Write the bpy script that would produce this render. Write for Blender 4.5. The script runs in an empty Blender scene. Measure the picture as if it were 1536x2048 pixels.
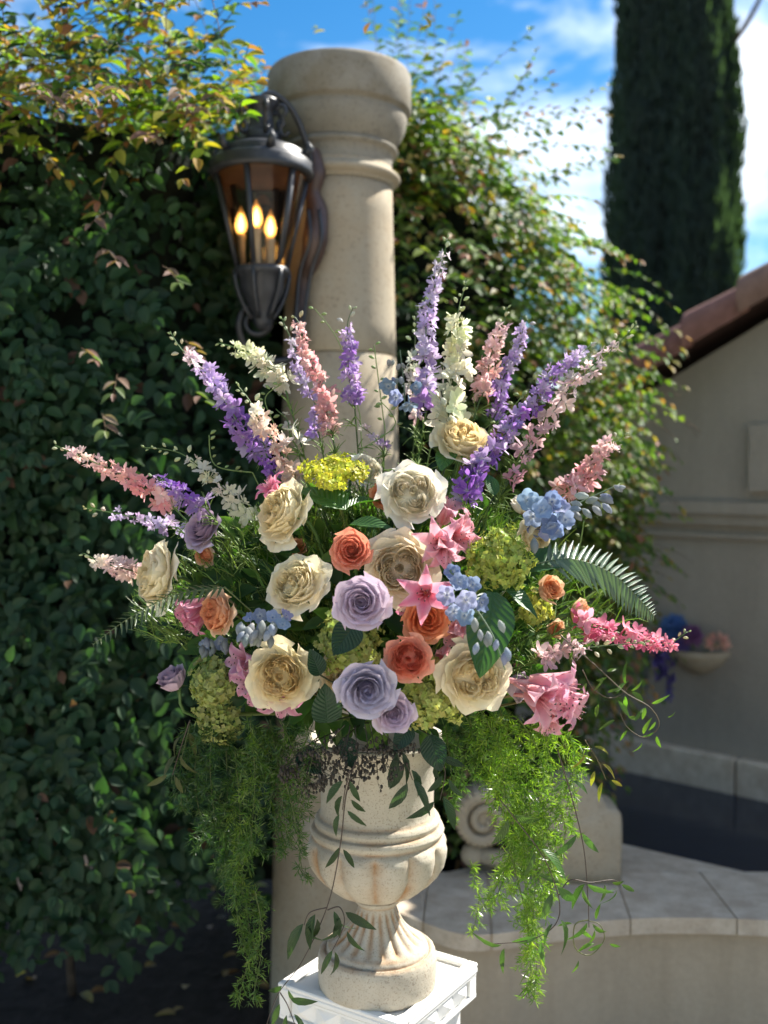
import bpy, math, random
import numpy as np
from mathutils import Vector, Matrix, Quaternion, noise

random.seed(7)
rng = np.random.default_rng(7)
scene = bpy.context.scene
col = scene.collection
F = 2070.0
PITCH = math.atan(74 / F)
CAM = Vector((0, 0, 1.6))

# ------------------------------------------------------------------ camera
cam_data = bpy.data.cameras.new("camera")
cam = bpy.data.objects.new("camera", cam_data)
col.objects.link(cam)
cam.location = CAM
cam.rotation_euler = (math.radians(90) - PITCH, 0, 0)
cam_data.sensor_fit = 'VERTICAL'
cam_data.sensor_height = 36.0
cam_data.lens = 36.0 * F / 2048
cam_data.clip_start = 0.05
cam_data.clip_end = 500
cam_data.dof.use_dof = True
cam_data.dof.focus_distance = 1.60
cam_data.dof.aperture_fstop = 2.7
scene.camera = cam

# ------------------------------------------------------------------ sky, sun, exposure
SUN_AZ, SUN_EL = math.radians(57), math.radians(47)      # azimuth measured from +Y towards +X
world = bpy.data.worlds.new("World")
scene.world = world
world.use_nodes = True
wn, wl = world.node_tree.nodes, world.node_tree.links
wn.clear()
w_out = wn.new("ShaderNodeOutputWorld")
w_bg = wn.new("ShaderNodeBackground")
w_bg.inputs["Strength"].default_value = 0.12
w_sky = wn.new("ShaderNodeTexSky")
w_sky.sky_type = 'NISHITA'
w_sky.sun_disc = False
w_sky.sun_elevation = SUN_EL
w_sky.sun_rotation = SUN_AZ
w_sky.air_density = 1.15
w_sky.dust_density = 0.25
w_sky.ozone_density = 2.2
w_tc = wn.new("ShaderNodeTexCoord")
w_map = wn.new("ShaderNodeMapping")
w_map.inputs["Scale"].default_value = (1.0, 1.0, 2.0)
w_map.inputs["Location"].default_value = (2.7, 1.1, 0.2)
w_no = wn.new("ShaderNodeTexNoise")
w_no.inputs["Scale"].default_value = 3.2
w_no.inputs["Detail"].default_value = 9
w_no.inputs["Roughness"].default_value = 0.58
w_no.inputs["Distortion"].default_value = 0.35
w_rp = wn.new("ShaderNodeValToRGB")
w_rp.color_ramp.elements[0].position = 0.48
w_rp.color_ramp.elements[1].position = 0.72
w_mix = wn.new("ShaderNodeMixRGB")
w_mix.inputs["Color2"].default_value = (7.2, 7.4, 7.7, 1)
wl.new(w_tc.outputs["Generated"], w_map.inputs["Vector"])
wl.new(w_map.outputs["Vector"], w_no.inputs["Vector"])
wl.new(w_no.outputs["Fac"], w_rp.inputs["Fac"])
wl.new(w_rp.outputs["Color"], w_mix.inputs["Fac"])
w_hs = wn.new("ShaderNodeHueSaturation")
w_hs.inputs["Saturation"].default_value = 1.45
w_hs.inputs["Value"].default_value = 0.50
wl.new(w_sky.outputs["Color"], w_hs.inputs["Color"])
wl.new(w_hs.outputs["Color"], w_mix.inputs["Color1"])
wl.new(w_mix.outputs["Color"], w_bg.inputs["Color"])
wl.new(w_bg.outputs["Background"], w_out.inputs["Surface"])

sun_data = bpy.data.lights.new("sun", 'SUN')
sun_data.energy = 5.0
sun_data.angle = math.radians(0.5)
sun_data.color = (1.0, 0.95, 0.86)
sun = bpy.data.objects.new("sun", sun_data)
col.objects.link(sun)
SUN = Vector((math.cos(SUN_EL) * math.sin(SUN_AZ), math.cos(SUN_EL) * math.cos(SUN_AZ), math.sin(SUN_EL)))
sun.rotation_euler = SUN.to_track_quat('Z', 'Y').to_euler()
sun.location = SUN * 30

scene.view_settings.view_transform = 'Standard'
scene.view_settings.look = 'None'
scene.view_settings.gamma = 1
scene.view_settings.use_curve_mapping = False
scene.view_settings.exposure = 1.45
scene.cycles.use_denoising = True
try:
    scene.cycles.denoiser = 'OPENIMAGEDENOISE'
except Exception:
    pass
scene.cycles.max_bounces = 8
scene.cycles.diffuse_bounces = 4
scene.cycles.transmission_bounces = 6
scene.cycles.transparent_max_bounces = 12
scene.cycles.caustics_reflective = False
scene.cycles.caustics_refractive = False
scene.cycles.sample_clamp_indirect = 6


# ------------------------------------------------------------------ helpers
def P(px, py, d):
    """World point seen at pixel (px, py) of the photograph whose distance along +Y is d."""
    x, y = (px - 768) / F, (1024 - py) / F
    c, s = math.cos(PITCH), math.sin(PITCH)
    dy, dz = c + y * s, -s + y * c
    return Vector((x * d / dy, d, 1.6 + dz * d / dy))


def lerp(a, b, t):
    return a + (b - a) * t


def mixc(a, b, t):
    return tuple(lerp(a[i], b[i], t) for i in range(3))


def jit(c, amt):
    k = 1 + random.uniform(-amt, amt)
    return tuple(max(0.0, min(1.0, ch * k * (1 + random.uniform(-amt, amt) * 0.4))) for ch in c)


class MB:
    def __init__(self):
        self.v, self.f, self.t, self.uv, self.c = [], [], [], [], []

    def add(self, verts, faces, t=None, uv=None, c=None):
        o = len(self.v)
        self.v += [tuple(p) for p in verts]
        self.f += [tuple(i + o for i in f) for f in faces]
        n = len(verts)
        self.t += list(t) if t is not None else [0.5] * n
        self.uv += list(uv) if uv is not None else [(0.0, 0.0)] * n
        self.c += [c if c is not None else (1, 1, 1)] * n
        return self

    def grid(self, nu, nv, fn, closed=False, c=None):
        verts, t, uv, faces = [], [], [], []
        for j in range(nv + 1):
            for i in range(nu + (0 if closed else 1)):
                u, v = i / nu, j / nv
                verts.append(fn(u, v)); t.append(v); uv.append((u * 2 - 1, v))
        w = nu if closed else nu + 1
        for j in range(nv):
            for i in range(nu):
                a, b = j * w + i, j * w + (i + 1) % w
                faces.append((a, b, b + w, a + w))
        return self.add(verts, faces, t, uv, c)

    def tube(self, pts, radii, sides=6, c=None, cap=True):
        pts = [Vector(p) for p in pts]
        n = len(pts)
        if not hasattr(radii, '__len__'):
            radii = [radii] * n
        verts, faces, t = [], [], []
        up = Vector((0.13, 0.21, 0.97))
        prev = None
        for i, p in enumerate(pts):
            d = (pts[min(i + 1, n - 1)] - pts[max(i - 1, 0)])
            if d.length < 1e-9:
                d = Vector((0, 0, 1))
            d.normalize()
            if prev is None:
                a = d.cross(up)
                if a.length < 1e-3:
                    a = d.cross(Vector((1, 0, 0)))
            else:
                a = prev - d * prev.dot(d)
                if a.length < 1e-6:
                    a = d.cross(up)
            a.normalize(); prev = a
            b = d.cross(a)
            for k in range(sides):
                an = 2 * math.pi * k / sides
                verts.append(p + (a * math.cos(an) + b * math.sin(an)) * radii[i]); t.append(i / max(1, n - 1))
        for i in range(n - 1):
            for k in range(sides):
                k2 = (k + 1) % sides
                faces.append((i * sides + k, i * sides + k2, (i + 1) * sides + k2, (i + 1) * sides + k))
        if cap:
            faces.append(tuple(range(sides - 1, -1, -1)))
            faces.append(tuple((n - 1) * sides + k for k in range(sides)))
        return self.add(verts, faces, t, None, c)

    def box(self, x0, x1, y0, y1, z0, z1, M=None, b=0.0):
        if b <= 0:
            vs = [(x, y, z) for z in (z0, z1) for y in (y0, y1) for x in (x0, x1)]
            fs = [(0, 2, 3, 1), (4, 5, 7, 6), (0, 1, 5, 4), (2, 6, 7, 3), (0, 4, 6, 2), (1, 3, 7, 5)]
        else:
            prof = [(b, 0), (0, b)]
            vs, fs = [], []
            rings = [(z0, b), (z0 + b, 0), (z1 - b, 0), (z1, b)]
            for z, ins in rings:
                xa, xb, ya, yb = x0 + ins, x1 - ins, y0 + ins, y1 - ins
                k = b if ins == 0 else b * 0.6
                vs += [(xa + k, ya, z), (xb - k, ya, z), (xb, ya + k, z), (xb, yb - k, z), (xb - k, yb, z), (xa + k, yb, z), (xa, yb - k, z), (xa, ya + k, z)]
            for r in range(3):
                for k in range(8):
                    k2 = (k + 1) % 8
                    fs.append((r * 8 + k, r * 8 + k2, (r + 1) * 8 + k2, (r + 1) * 8 + k))
            fs.append(tuple(range(7, -1, -1))); fs.append(tuple(24 + k for k in range(8)))
        if M is not None:
            vs = [M @ Vector(p) for p in vs]
        return self.add(vs, fs)

    def prism(self, poly, z0, z1):
        n = len(poly)
        ar = sum(poly[i][0] * poly[(i + 1) % n][1] - poly[(i + 1) % n][0] * poly[i][1] for i in range(n))
        if ar < 0:
            poly = poly[::-1]
        vs = [(p[0], p[1], z0) for p in poly] + [(p[0], p[1], z1) for p in poly]
        fs = [tuple(range(n - 1, -1, -1)), tuple(range(n, 2 * n))]
        fs += [(i, (i + 1) % n, n + (i + 1) % n, n + i) for i in range(n)]
        return self.add(vs, fs)

    def lathe(self, prof, seg=48, rfn=None, centre=(0, 0), M=None):
        def fn(u, v):
            k = v * (len(prof) - 1)
            i = min(int(k + 1e-6), len(prof) - 2)
            q = k - i
            r = lerp(prof[i][0], prof[i + 1][0], q); z = lerp(prof[i][1], prof[i + 1][1], q)
            a = u * 2 * math.pi
            if rfn:
                r = rfn(r, z, a)
            p = Vector((centre[0] + r * math.cos(a), centre[1] + r * math.sin(a), z))
            return M @ p if M is not None else p
        return self.grid(seg, len(prof) - 1, fn, closed=True)

    def ball(self, c, r, seg=8, rings=6, sc=(1, 1, 1), M=None):
        def fn(u, v):
            a, b = u * 2 * math.pi, (v - 0.5) * math.pi * 0.999
            p = Vector((c[0] + r * sc[0] * math.cos(a) * math.cos(b), c[1] + r * sc[1] * math.sin(a) * math.cos(b), c[2] + r * sc[2] * math.sin(b)))
            return M @ p if M is not None else p
        return self.grid(seg, rings, fn, closed=True)

    def mesh(self, name, mat, smooth=True):
        me = bpy.data.meshes.new(name)
        me.from_pydata(self.v, [], self.f)
        if smooth:
            me.polygons.foreach_set("use_smooth", [True] * len(me.polygons))
        a = me.attributes.new("pt", 'FLOAT', 'POINT')
        a.data.foreach_set("value", self.t)
        ca = me.attributes.new("tint", 'FLOAT_COLOR', 'POINT')
        ca.data.foreach_set("color", [x for c in self.c for x in (c[0], c[1], c[2], 1.0)])
        if any(q != (0.0, 0.0) for q in self.uv):
            ua = me.attributes.new("luv", 'FLOAT_VECTOR', 'POINT')
            ua.data.foreach_set("vector", [x for q in self.uv for x in (q[0], q[1], 0.0)])
        if mat:
            me.materials.append(mat)
        me.update()
        return me

    def build(self, name, mat, parent=None, smooth=True, color=None):
        return put(name, self.mesh(name, mat, smooth), parent, color)


def put(name, me, parent=None, color=None):
    o = bpy.data.objects.new(name, me)
    col.objects.link(o)
    if parent is not None:
        o.parent = parent
    if color is not None:
        o.color = (color[0], color[1], color[2], 1)
    return o


def tag(o, label=None, cat=None, group=None, kind=None):
    if label: o["label"] = label
    if cat: o["category"] = cat
    if group: o["group"] = group
    if kind: o["kind"] = kind
    return o


def thing(name, label, cat, loc=(0, 0, 0), q=None, s=1.0, group=None):
    o = bpy.data.objects.new(name, None)
    col.objects.link(o)
    o.empty_display_size = 0.02
    o.location = loc
    if q is not None:
        o.rotation_mode = 'QUATERNION'; o.rotation_quaternion = q
    o.scale = (s, s, s)
    tag(o, label, cat, group)
    return o


def mat_of(loc, q, s):
    return Matrix.LocRotScale(Vector(loc), q if q is not None else Quaternion(), Vector((s, s, s)))


def face_q(d, roll=0.0):
    d = Vector(d).normalized()
    return d.to_track_quat('Z', 'Y') @ Quaternion((0, 0, 1), roll)


def catmull(pts, n=8):
    pts = [Vector(p) for p in pts]
    if len(pts) == 2:
        return [pts[0].lerp(pts[1], i / n) for i in range(n + 1)]
    out = []
    for i in range(len(pts) - 1):
        p0 = pts[max(i - 1, 0)]; p1 = pts[i]; p2 = pts[i + 1]; p3 = pts[min(i + 2, len(pts) - 1)]
        for k in range(n):
            t = k / n
            out.append(0.5 * ((2 * p1) + (p2 - p0) * t + (2 * p0 - 5 * p1 + 4 * p2 - p3) * t * t + (3 * p1 - p0 - 3 * p2 + p3) * t ** 3))
    out.append(pts[-1])
    return out


# ------------------------------------------------------------------ materials
class NT:
    def __init__(self, name):
        self.m = bpy.data.materials.new(name)
        self.m.use_nodes = True
        self.n = self.m.node_tree.nodes; self.l = self.m.node_tree.links
        self.n.clear()
        self.out = self.n.new("ShaderNodeOutputMaterial")

    def node(self, typ, **kw):
        nd = self.n.new(typ)
        for k, v in kw.items():
            if k.startswith("i_"):
                nd.inputs[k[2:].replace("_", " ")].default_value = v
            else:
                setattr(nd, k, v)
        return nd

    def link(self, a, b):
        self.l.new(a, b)

    def noise(self, scale, detail=4, rough=0.55, vec=None):
        nd = self.node("ShaderNodeTexNoise")
        nd.inputs["Scale"].default_value = scale; nd.inputs["Detail"].default_value = detail; nd.inputs["Roughness"].default_value = rough
        if vec is not None: self.link(vec, nd.inputs["Vector"])
        return nd.outputs["Fac"]

    def obj(self):
        return self.node("ShaderNodeTexCoord").outputs["Object"]

    def ramp(self, fac, stops):
        nd = self.node("ShaderNodeValToRGB")
        e = nd.color_ramp.elements
        while len(e) < len(stops): e.new(0.5)
        for i, (p, c) in enumerate(stops):
            e[i].position = p
            e[i].color = (c, c, c, 1) if not hasattr(c, '__len__') else (c[0], c[1], c[2], 1)
        self.link(fac, nd.inputs["Fac"])
        return nd.outputs["Color"]

    def mix(self, fac, a, b, mode='MIX'):
        nd = self.node("ShaderNodeMixRGB", blend_type=mode)
        for val, sock in ((fac, "Fac"), (a, "Color1"), (b, "Color2")):
            if hasattr(val, "links"): self.link(val, nd.inputs[sock])
            elif hasattr(val, '__len__'): nd.inputs[sock].default_value = (val[0], val[1], val[2], 1)
            else: nd.inputs[sock].default_value = val if sock == "Fac" else (val, val, val, 1)
        return nd.outputs["Color"]

    def attr(self, name):
        return self.node("ShaderNodeAttribute", attribute_name=name)

    def math(self, op, a, b=None):
        nd = self.node("ShaderNodeMath", operation=op)
        for val, k in ((a, 0), (b, 1)):
            if val is None: continue
            if hasattr(val, "links"): self.link(val, nd.inputs[k])
            else: nd.inputs[k].default_value = val
        return nd.outputs[0]

    def bump(self, h, strength=0.3, dist=0.01):
        nd = self.node("ShaderNodeBump")
        nd.inputs["Strength"].default_value = strength; nd.inputs["Distance"].default_value = dist
        self.link(h, nd.inputs["Height"])
        return nd.outputs["Normal"]

    def principled(self, colr, rough=0.6, spec=0.4, normal=None, metallic=0.0, coat=0.0):
        b = self.node("ShaderNodeBsdfPrincipled")
        if hasattr(colr, "links"): self.link(colr, b.inputs["Base Color"])
        else: b.inputs["Base Color"].default_value = (colr[0], colr[1], colr[2], 1)
        if hasattr(rough, "links"): self.link(rough, b.inputs["Roughness"])
        else: b.inputs["Roughness"].default_value = rough
        b.inputs["Specular IOR Level"].default_value = spec
        b.inputs["Metallic"].default_value = metallic
        b.inputs["Coat Weight"].default_value = coat
        if normal is not None: self.link(normal, b.inputs["Normal"])
        return b

    def finish(self, shader):
        self.link(shader, self.out.inputs["Surface"])
        return self.m

    def thin(self, colr, transl, rough=0.5, spec=0.4, normal=None, tcol=None):
        b = self.principled(colr, rough, spec, normal)
        t = self.node("ShaderNodeBsdfTranslucent")
        tc = tcol if tcol is not None else colr
        if hasattr(tc, "links"): self.link(tc, t.inputs["Color"])
        else: t.inputs["Color"].default_value = (tc[0], tc[1], tc[2], 1)
        if normal is not None: self.link(normal, t.inputs["Normal"])
        mx = self.node("ShaderNodeMixShader")
        mx.inputs["Fac"].default_value = transl
        self.link(b.outputs[0], mx.inputs[1]); self.link(t.outputs[0], mx.inputs[2])
        return self.finish(mx.outputs[0])


def m_petal(name, base_tint, base_reach, transl=0.42, vein=0.06, rough=0.5, edge=0.0):
    """Petal: the object's colour, running into base_tint near the claw, with fine veins along it."""
    k = NT(name)
    oc = k.node("ShaderNodeObjectInfo").outputs["Color"]
    pt = k.attr("pt").outputs["Fac"]
    luv = k.attr("luv").outputs["Vector"]
    fac = k.ramp(pt, [(0.0, 1.0), (base_reach, 0.0)])
    c = k.mix(fac, oc, k.mix(0.75, oc, base_tint))
    wv = k.node("ShaderNodeTexWave", wave_type='BANDS', bands_direction='X')
    wv.inputs["Scale"].default_value = 5.0; wv.inputs["Distortion"].default_value = 2.5; wv.inputs["Detail"].default_value = 2
    k.link(luv, wv.inputs["Vector"])
    nz = k.noise(3.0, 3, vec=luv)
    c = k.mix(vein, c, wv.outputs["Color"], 'OVERLAY')
    c = k.mix(0.22, c, k.ramp(nz, [(0.25, 0.35), (0.75, 0.65)]), 'OVERLAY')
    if edge > 0:
        sp = k.node("ShaderNodeSeparateXYZ"); k.link(luv, sp.inputs[0])
        e = k.math('MULTIPLY', k.math('POWER', k.math('ABSOLUTE', sp.outputs[0]), 1.6), edge)
        c = k.mix(e, c, (0.88, 0.72, 0.74))
    nrm = k.bump(k.math('ADD', wv.outputs["Fac"], nz), 0.25, 0.02)
    return k.thin(c, transl, rough, 0.25, nrm)


def m_leaf(name, source, transl=0.3, rough=0.42, spec=0.45, veins=True, tboost=(1.6, 1.9, 0.5)):
    """Leaf: colour from the object or from the per-leaf tint; pinnate veins in relief; light passing through turns yellower."""
    k = NT(name)
    c = k.node("ShaderNodeObjectInfo").outputs["Color"] if source == 'OBJECT' else k.attr("tint").outputs["Color"]
    nrm = None
    if veins:
        luv = k.attr("luv").outputs["Vector"]
        sp = k.node("ShaderNodeSeparateXYZ"); k.link(luv, sp.inputs[0])
        au = k.math('ABSOLUTE', sp.outputs[0])
        ph = k.math('MULTIPLY', k.math('SUBTRACT', sp.outputs[1], k.math('MULTIPLY', au, 0.28)), 62.0)
        s = k.math('POWER', k.math('ABSOLUTE', k.math('SINE', k.math('MULTIPLY', ph, 0.5))), 0.5)
        rib = k.ramp(au, [(0.0, 0.0), (0.09, 1.0)])
        h = k.math('MULTIPLY', s, rib)
        c = k.mix(0.2, c, k.ramp(h, [(0.0, 0.70), (0.45, 0.5)]), 'OVERLAY')
        nrm = k.bump(h, 0.35, 0.02)
    tc = k.mix(1.0, c, tboost, 'MULTIPLY')
    return k.thin(c, transl, rough, spec, nrm, tc)


def m_render(name, colr, stain, amt=0.5, bump=0.4):
    """Trowelled wall render: faint trowel sweeps, rain streaks and blotches."""
    k = NT(name)
    o = k.obj()
    mp = k.node("ShaderNodeMapping"); mp.inputs["Scale"].default_value = (7, 7, .7); k.link(o, mp.inputs["Vector"])
    streak = k.noise(1.6, 6, .65, mp.outputs["Vector"]); blot = k.noise(2.2, 6, .6, o); fine = k.noise(60, 5, .7, o); mid = k.noise(14, 4, .6, o)
    f = k.math('MULTIPLY', k.ramp(streak, [(.42, 0.0), (.72, 1.0)]), k.ramp(blot, [(.3, .2), (.7, 1.0)]))
    c = k.mix(k.math('MULTIPLY', f, amt), colr, stain)
    c = k.mix(.25, c, k.ramp(blot, [(.3, .3), (.7, .7)]), 'OVERLAY')
    c = k.mix(.15, c, k.ramp(fine, [(.3, .3), (.7, .7)]), 'OVERLAY')
    return k.finish(k.principled(c, .92, .15, k.bump(k.math('ADD', mid, k.math('MULTIPLY', fine, .5)), bump, .006)).outputs[0])


def m_simple(name, colr, rough=0.6, spec=0.3, nscale=30, amt=0.25, bump=0.2, bdist=0.003, source=None):
    k = NT(name)
    o = k.obj()
    nz = k.noise(nscale, 6, 0.6, o)
    base = colr
    if source == 'OBJECT': base = k.node("ShaderNodeObjectInfo").outputs["Color"]
    if source == 'TINT': base = k.attr("tint").outputs["Color"]
    c = k.mix(amt, base, k.ramp(nz, [(0.25, 0.15), (0.8, 0.85)]), 'OVERLAY')
    return k.finish(k.principled(c, rough, spec, k.bump(nz, bump, bdist)).outputs[0])


def m_stone(name, base, dark, stain, pit=0.5, pscale=260, rough=0.85, bumpd=0.002):
    """Cast stone: mottled, pitted with dark specks, rust stained where the 'pt' attribute marks crevices."""
    k = NT(name)
    o = k.obj()
    n1 = k.noise(7, 6, 0.6, o); n2 = k.noise(45, 6, 0.65, o); n3 = k.noise(pscale, 3, 0.6, o); n4 = k.noise(16, 5, 0.6, o)
    c = k.mix(k.ramp(n1, [(0.35, 0.0), (0.7, 1.0)]), base, mixc(base, dark, 0.35))
    c = k.mix(k.math('MULTIPLY', k.ramp(n2, [(0.5, 0.0), (0.75, 1.0)]), 0.35), c, mixc(base, dark, 0.6))
    st = k.math('MULTIPLY', k.attr("pt").outputs["Fac"], k.ramp(n4, [(0.3, 0.0), (0.62, 1.0)]))
    c = k.mix(st, c, stain)
    pits = k.math('MULTIPLY', k.ramp(n3, [(0.57, 0.0), (0.63, 1.0)]), k.ramp(n4, [(0.35, pit * 0.4), (0.65, pit)]))
    c = k.mix(pits, c, mixc(dark, (0.05, 0.03, 0.02), 0.5))
    h = k.math('SUBTRACT', k.math('MULTIPLY', n2, 0.7), pits)
    return k.finish(k.principled(c, rough, 0.25, k.bump(h, 0.55, bumpd)).outputs[0])


ROSE_CREAM = m_petal("cream_petal", (0.87, 0.72, 0.40), 0.45, 0.33)
ROSE_CORAL = m_petal("coral_petal", (0.85, 0.42, 0.14), 0.45, 0.33, 0.07)
ROSE_LAV = m_petal("lavender_petal", (0.55, 0.45, 0.48), 0.45, 0.26, 0.07)
LILY_PETAL = m_petal("lily_petal", (0.80, 0.26, 0.22), 0.55, 0.45, 0.10, 0.32, 0.5)
SPIKE_PETAL = m_petal("larkspur_petal", (0.78, 0.76, 0.66), 0.30, 0.55, 0.05)
BLUE_PETAL = m_petal("delphinium_petal", (0.66, 0.68, 0.66), 0.38, 0.46, 0.06)
BUD = m_leaf("bud_skin", 'OBJECT', 0.25, 0.5, 0.3, veins=False, tboost=(1.2, 1.25, 0.8))
STEM = m_leaf("green_stem", 'OBJECT', 0.12, 0.5, 0.35, veins=False)
LEAF_O = m_leaf("broad_leaf", 'OBJECT', 0.32)
LEAF_T = m_leaf("hedge_foliage", 'TINT', 0.40, 0.52, 0.28, veins=False)
LEAF_H = m_leaf("hedge_leaf", 'OBJECT', 0.40, 0.52, 0.28)
NEEDLE = m_leaf("asparagus_needle", 'TINT', 0.48, 0.32, 0.6, veins=False, tboost=(1.7, 1.9, 0.5))
FLORET_T = m_leaf("hydrangea_floret", 'TINT', 0.40, 0.5, 0.3, veins=False, tboost=(1.25, 1.25, 0.6))
FERN = m_leaf("fern_pinna", 'OBJECT', 0.25, 0.28, 0.7)
SEED = m_simple("seed_husk", (0.040, 0.034, 0.026), 0.6, 0.3, 60, 0.4, 0.1)
TWIG = m_simple("brown_twig", (0.10, 0.065, 0.04), 0.8, 0.2, 40, 0.5, 0.4)
CORE = m_simple("dark_core_fill", (0.012, 0.016, 0.012), 0.95, 0.05, 12, 0.7, 0.8, 0.03)  # filler for the plant cores, their inner shade put into the colour
URN = m_stone("cast_stone", (0.50, 0.465, 0.385), (0.26, 0.19, 0.12), (0.34, 0.18, 0.07), 0.55, 330)
CAPSTONE = m_stone("shaded_weathered_limestone", (0.29, 0.27, 0.225), (0.12, 0.11, 0.095), (0.20, 0.17, 0.12), 0.45, 120, 0.9, 0.002)  # weathered tone, darkened further to put the capital's shade into the colour
LIMESTONE = m_stone("limestone", (0.375, 0.33, 0.25), (0.26, 0.21, 0.145), (0.34, 0.27, 0.18), 0.5, 110, 0.85, 0.002)
COPING = m_stone("coping_stone", (0.64, 0.555, 0.44), (0.30, 0.26, 0.20), (0.28, 0.20, 0.13), 0.25, 120)
STUCCO = m_render("stucco", (0.285, 0.253, 0.208), (0.15, 0.135, 0.11), .45)
BASINW = m_render("basin_stucco", (0.42, 0.345, 0.25), (0.24, 0.185, 0.12), .5)
WHITE = m_render("white_paint", (0.80, 0.79, 0.76), (0.52, 0.47, 0.38), .35, .12)
TILE = m_simple("terracotta", (0.155, 0.085, 0.074), 0.8, 0.2, 14, 0.5, 0.4, 0.004, source='OBJECT')
IRON = m_simple("bronze_iron", (0.030, 0.032, 0.038), 0.42, 0.5, 50, 0.5, 0.35, 0.002)
IRON2 = m_simple("brown_bronze", (0.075, 0.042, 0.032), 0.45, 0.5, 40, 0.4, 0.3, 0.002)
BARK = m_simple("bark", (0.09, 0.065, 0.045), 0.9, 0.15, 25, 0.6, 0.6, 0.01)


def m_glass():
    k = NT("amber_glass")
    tr = k.node("ShaderNodeBsdfTransparent"); tr.inputs["Color"].default_value = (0.93, 0.86, 0.77, 1)
    gl = k.node("ShaderNodeBsdfGlossy"); gl.inputs["Roughness"].default_value = 0.08
    fr = k.node("ShaderNodeFresnel"); fr.inputs["IOR"].default_value = 1.35
    mx = k.node("ShaderNodeMixShader")
    k.link(fr.outputs[0], mx.inputs[0]); k.link(tr.outputs[0], mx.inputs[1]); k.link(gl.outputs[0], mx.inputs[2])
    return k.finish(mx.outputs[0])


def m_emit(name, c, s):
    k = NT(name)
    e = k.node("ShaderNodeEmission"); e.inputs["Color"].default_value = (*c, 1); e.inputs["Strength"].default_value = s
    return k.finish(e.outputs[0])


def m_water():
    k = NT("pool_water")
    nz = k.noise(6, 3, 0.5, k.obj())
    return k.finish(k.principled((0.010, 0.018, 0.034), 0.14, 0.35, k.bump(nz, 0.08, 0.02)).outputs[0])


def m_shell():
    k = NT("bulb_glass")
    tr = k.node("ShaderNodeBsdfTransparent"); tr.inputs["Color"].default_value = (1.0, 0.80, 0.45, 1)
    tl = k.node("ShaderNodeBsdfTranslucent"); tl.inputs["Color"].default_value = (1.0, 0.72, 0.35, 1)
    mx = k.node("ShaderNodeMixShader"); mx.inputs[0].default_value = 0.45
    k.link(tr.outputs[0], mx.inputs[1]); k.link(tl.outputs[0], mx.inputs[2])
    return k.finish(mx.outputs[0])
SHELL = m_shell()
GLASS, BULB, WATER = m_glass(), m_emit("lit_filament", (1.0, 0.66, 0.28), 6.0), m_water()
SOIL = m_simple("soil", (0.028, 0.024, 0.022), 0.95, 0.1, 18, 0.7, 0.8, 0.03)
PATIO = m_simple("bounce_patio_stone", (0.50, 0.44, 0.35), 0.85, 0.2, 5, 0.3, 0.3, 0.004)

# ------------------------------------------------------------------ the setting: ground
def sheet(name, x0, x1, y0, y1, z, mat, n=1):
    m = MB(); m.grid(n, n, lambda u, v: (lerp(x0, x1, u), lerp(y0, y1, v), z))
    return tag(m.build(name, mat, smooth=False), kind='structure')

sheet("ground", -60, 60, -60, 60, 0.0, SOIL, 8)
sheet("bounce_patio", -9, 9, -14, 1.55, 0.02, PATIO)  # unseen paving, added and widened to bounce warm light onto the flowers

# ------------------------------------------------------------------ house with tiled rake, ledge, base course
HA, HU = Vector((1.03, 4.6, 0)), Vector((0.735, -0.678, 0)).normalized()
HN = Vector((-0.678, -0.735, 0)).normalized()            # outward normal of the gable wall
HM = Matrix(((HU.x, HN.x, 0, HA.x), (HU.y, HN.y, 0, HA.y), (0, 0, 1, 0), (0, 0, 0, 1)))
def H(t, n, z):
    return HM @ Vector((t, n, z))
PEAK, SL = 2.3, 0.50
def rake(t):
    return 1.93 + SL * (t - 0.10) if t <= PEAK else 1.93 + SL * (PEAK - 0.10) - SL * (t - PEAK)

house = thing("house", "taupe stucco gabled house with dark terracotta roof edge behind the pool", "house", HA)
Hinv = Matrix.Translation(-HA)
def hpart(m, name, mat, smooth=False, parent=house):
    m.v = [tuple(Hinv @ Vector(p)) for p in m.v]
    return m.build(name, mat, parent, smooth)

t0, t1 = -0.62, 5.2
m = MB()
poly = [(t0, 0.0), (t1, 0.0), (t1, rake(t1)), (PEAK, rake(PEAK)), (t0, rake(t0))]
n = len(poly)
front = [H(t, 0, z) for t, z in poly]; back = [H(t, -2.6, z) for t, z in poly]
m.add(front + back, [tuple(range(n)), tuple(range(2 * n - 1, n - 1, -1))] + [(i, n + i, n + (i + 1) % n, (i + 1) % n) for i in range(n)])
hpart(m, "wall", STUCCO)
for side in (0, 1):
    ta, tb = (t0 - 0.12, PEAK) if side == 0 else (PEAK, t1 + 0.12)
    za, zb = rake(t0) - 0.06 if side == 0 else rake(PEAK), rake(PEAK) if side == 0 else rake(t1) - 0.06
    m = MB()
    q = [H(ta, 0.10, za + 0.165), H(tb, 0.10, zb + 0.165), H(tb, -2.7, zb + 0.165), H(ta, -2.7, za + 0.165)]
    q2 = [p - Vector((0, 0, 0.05)) for p in q]
    m.add(q + q2, [(0, 1, 2, 3), (7, 6, 5, 4), (0, 4, 5, 1), (1, 5, 6, 2), (2, 6, 7, 3), (3, 7, 4, 0)])
    hpart(m, "roof", TILE).color = (0.13, 0.08, 0.07, 1)
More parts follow.
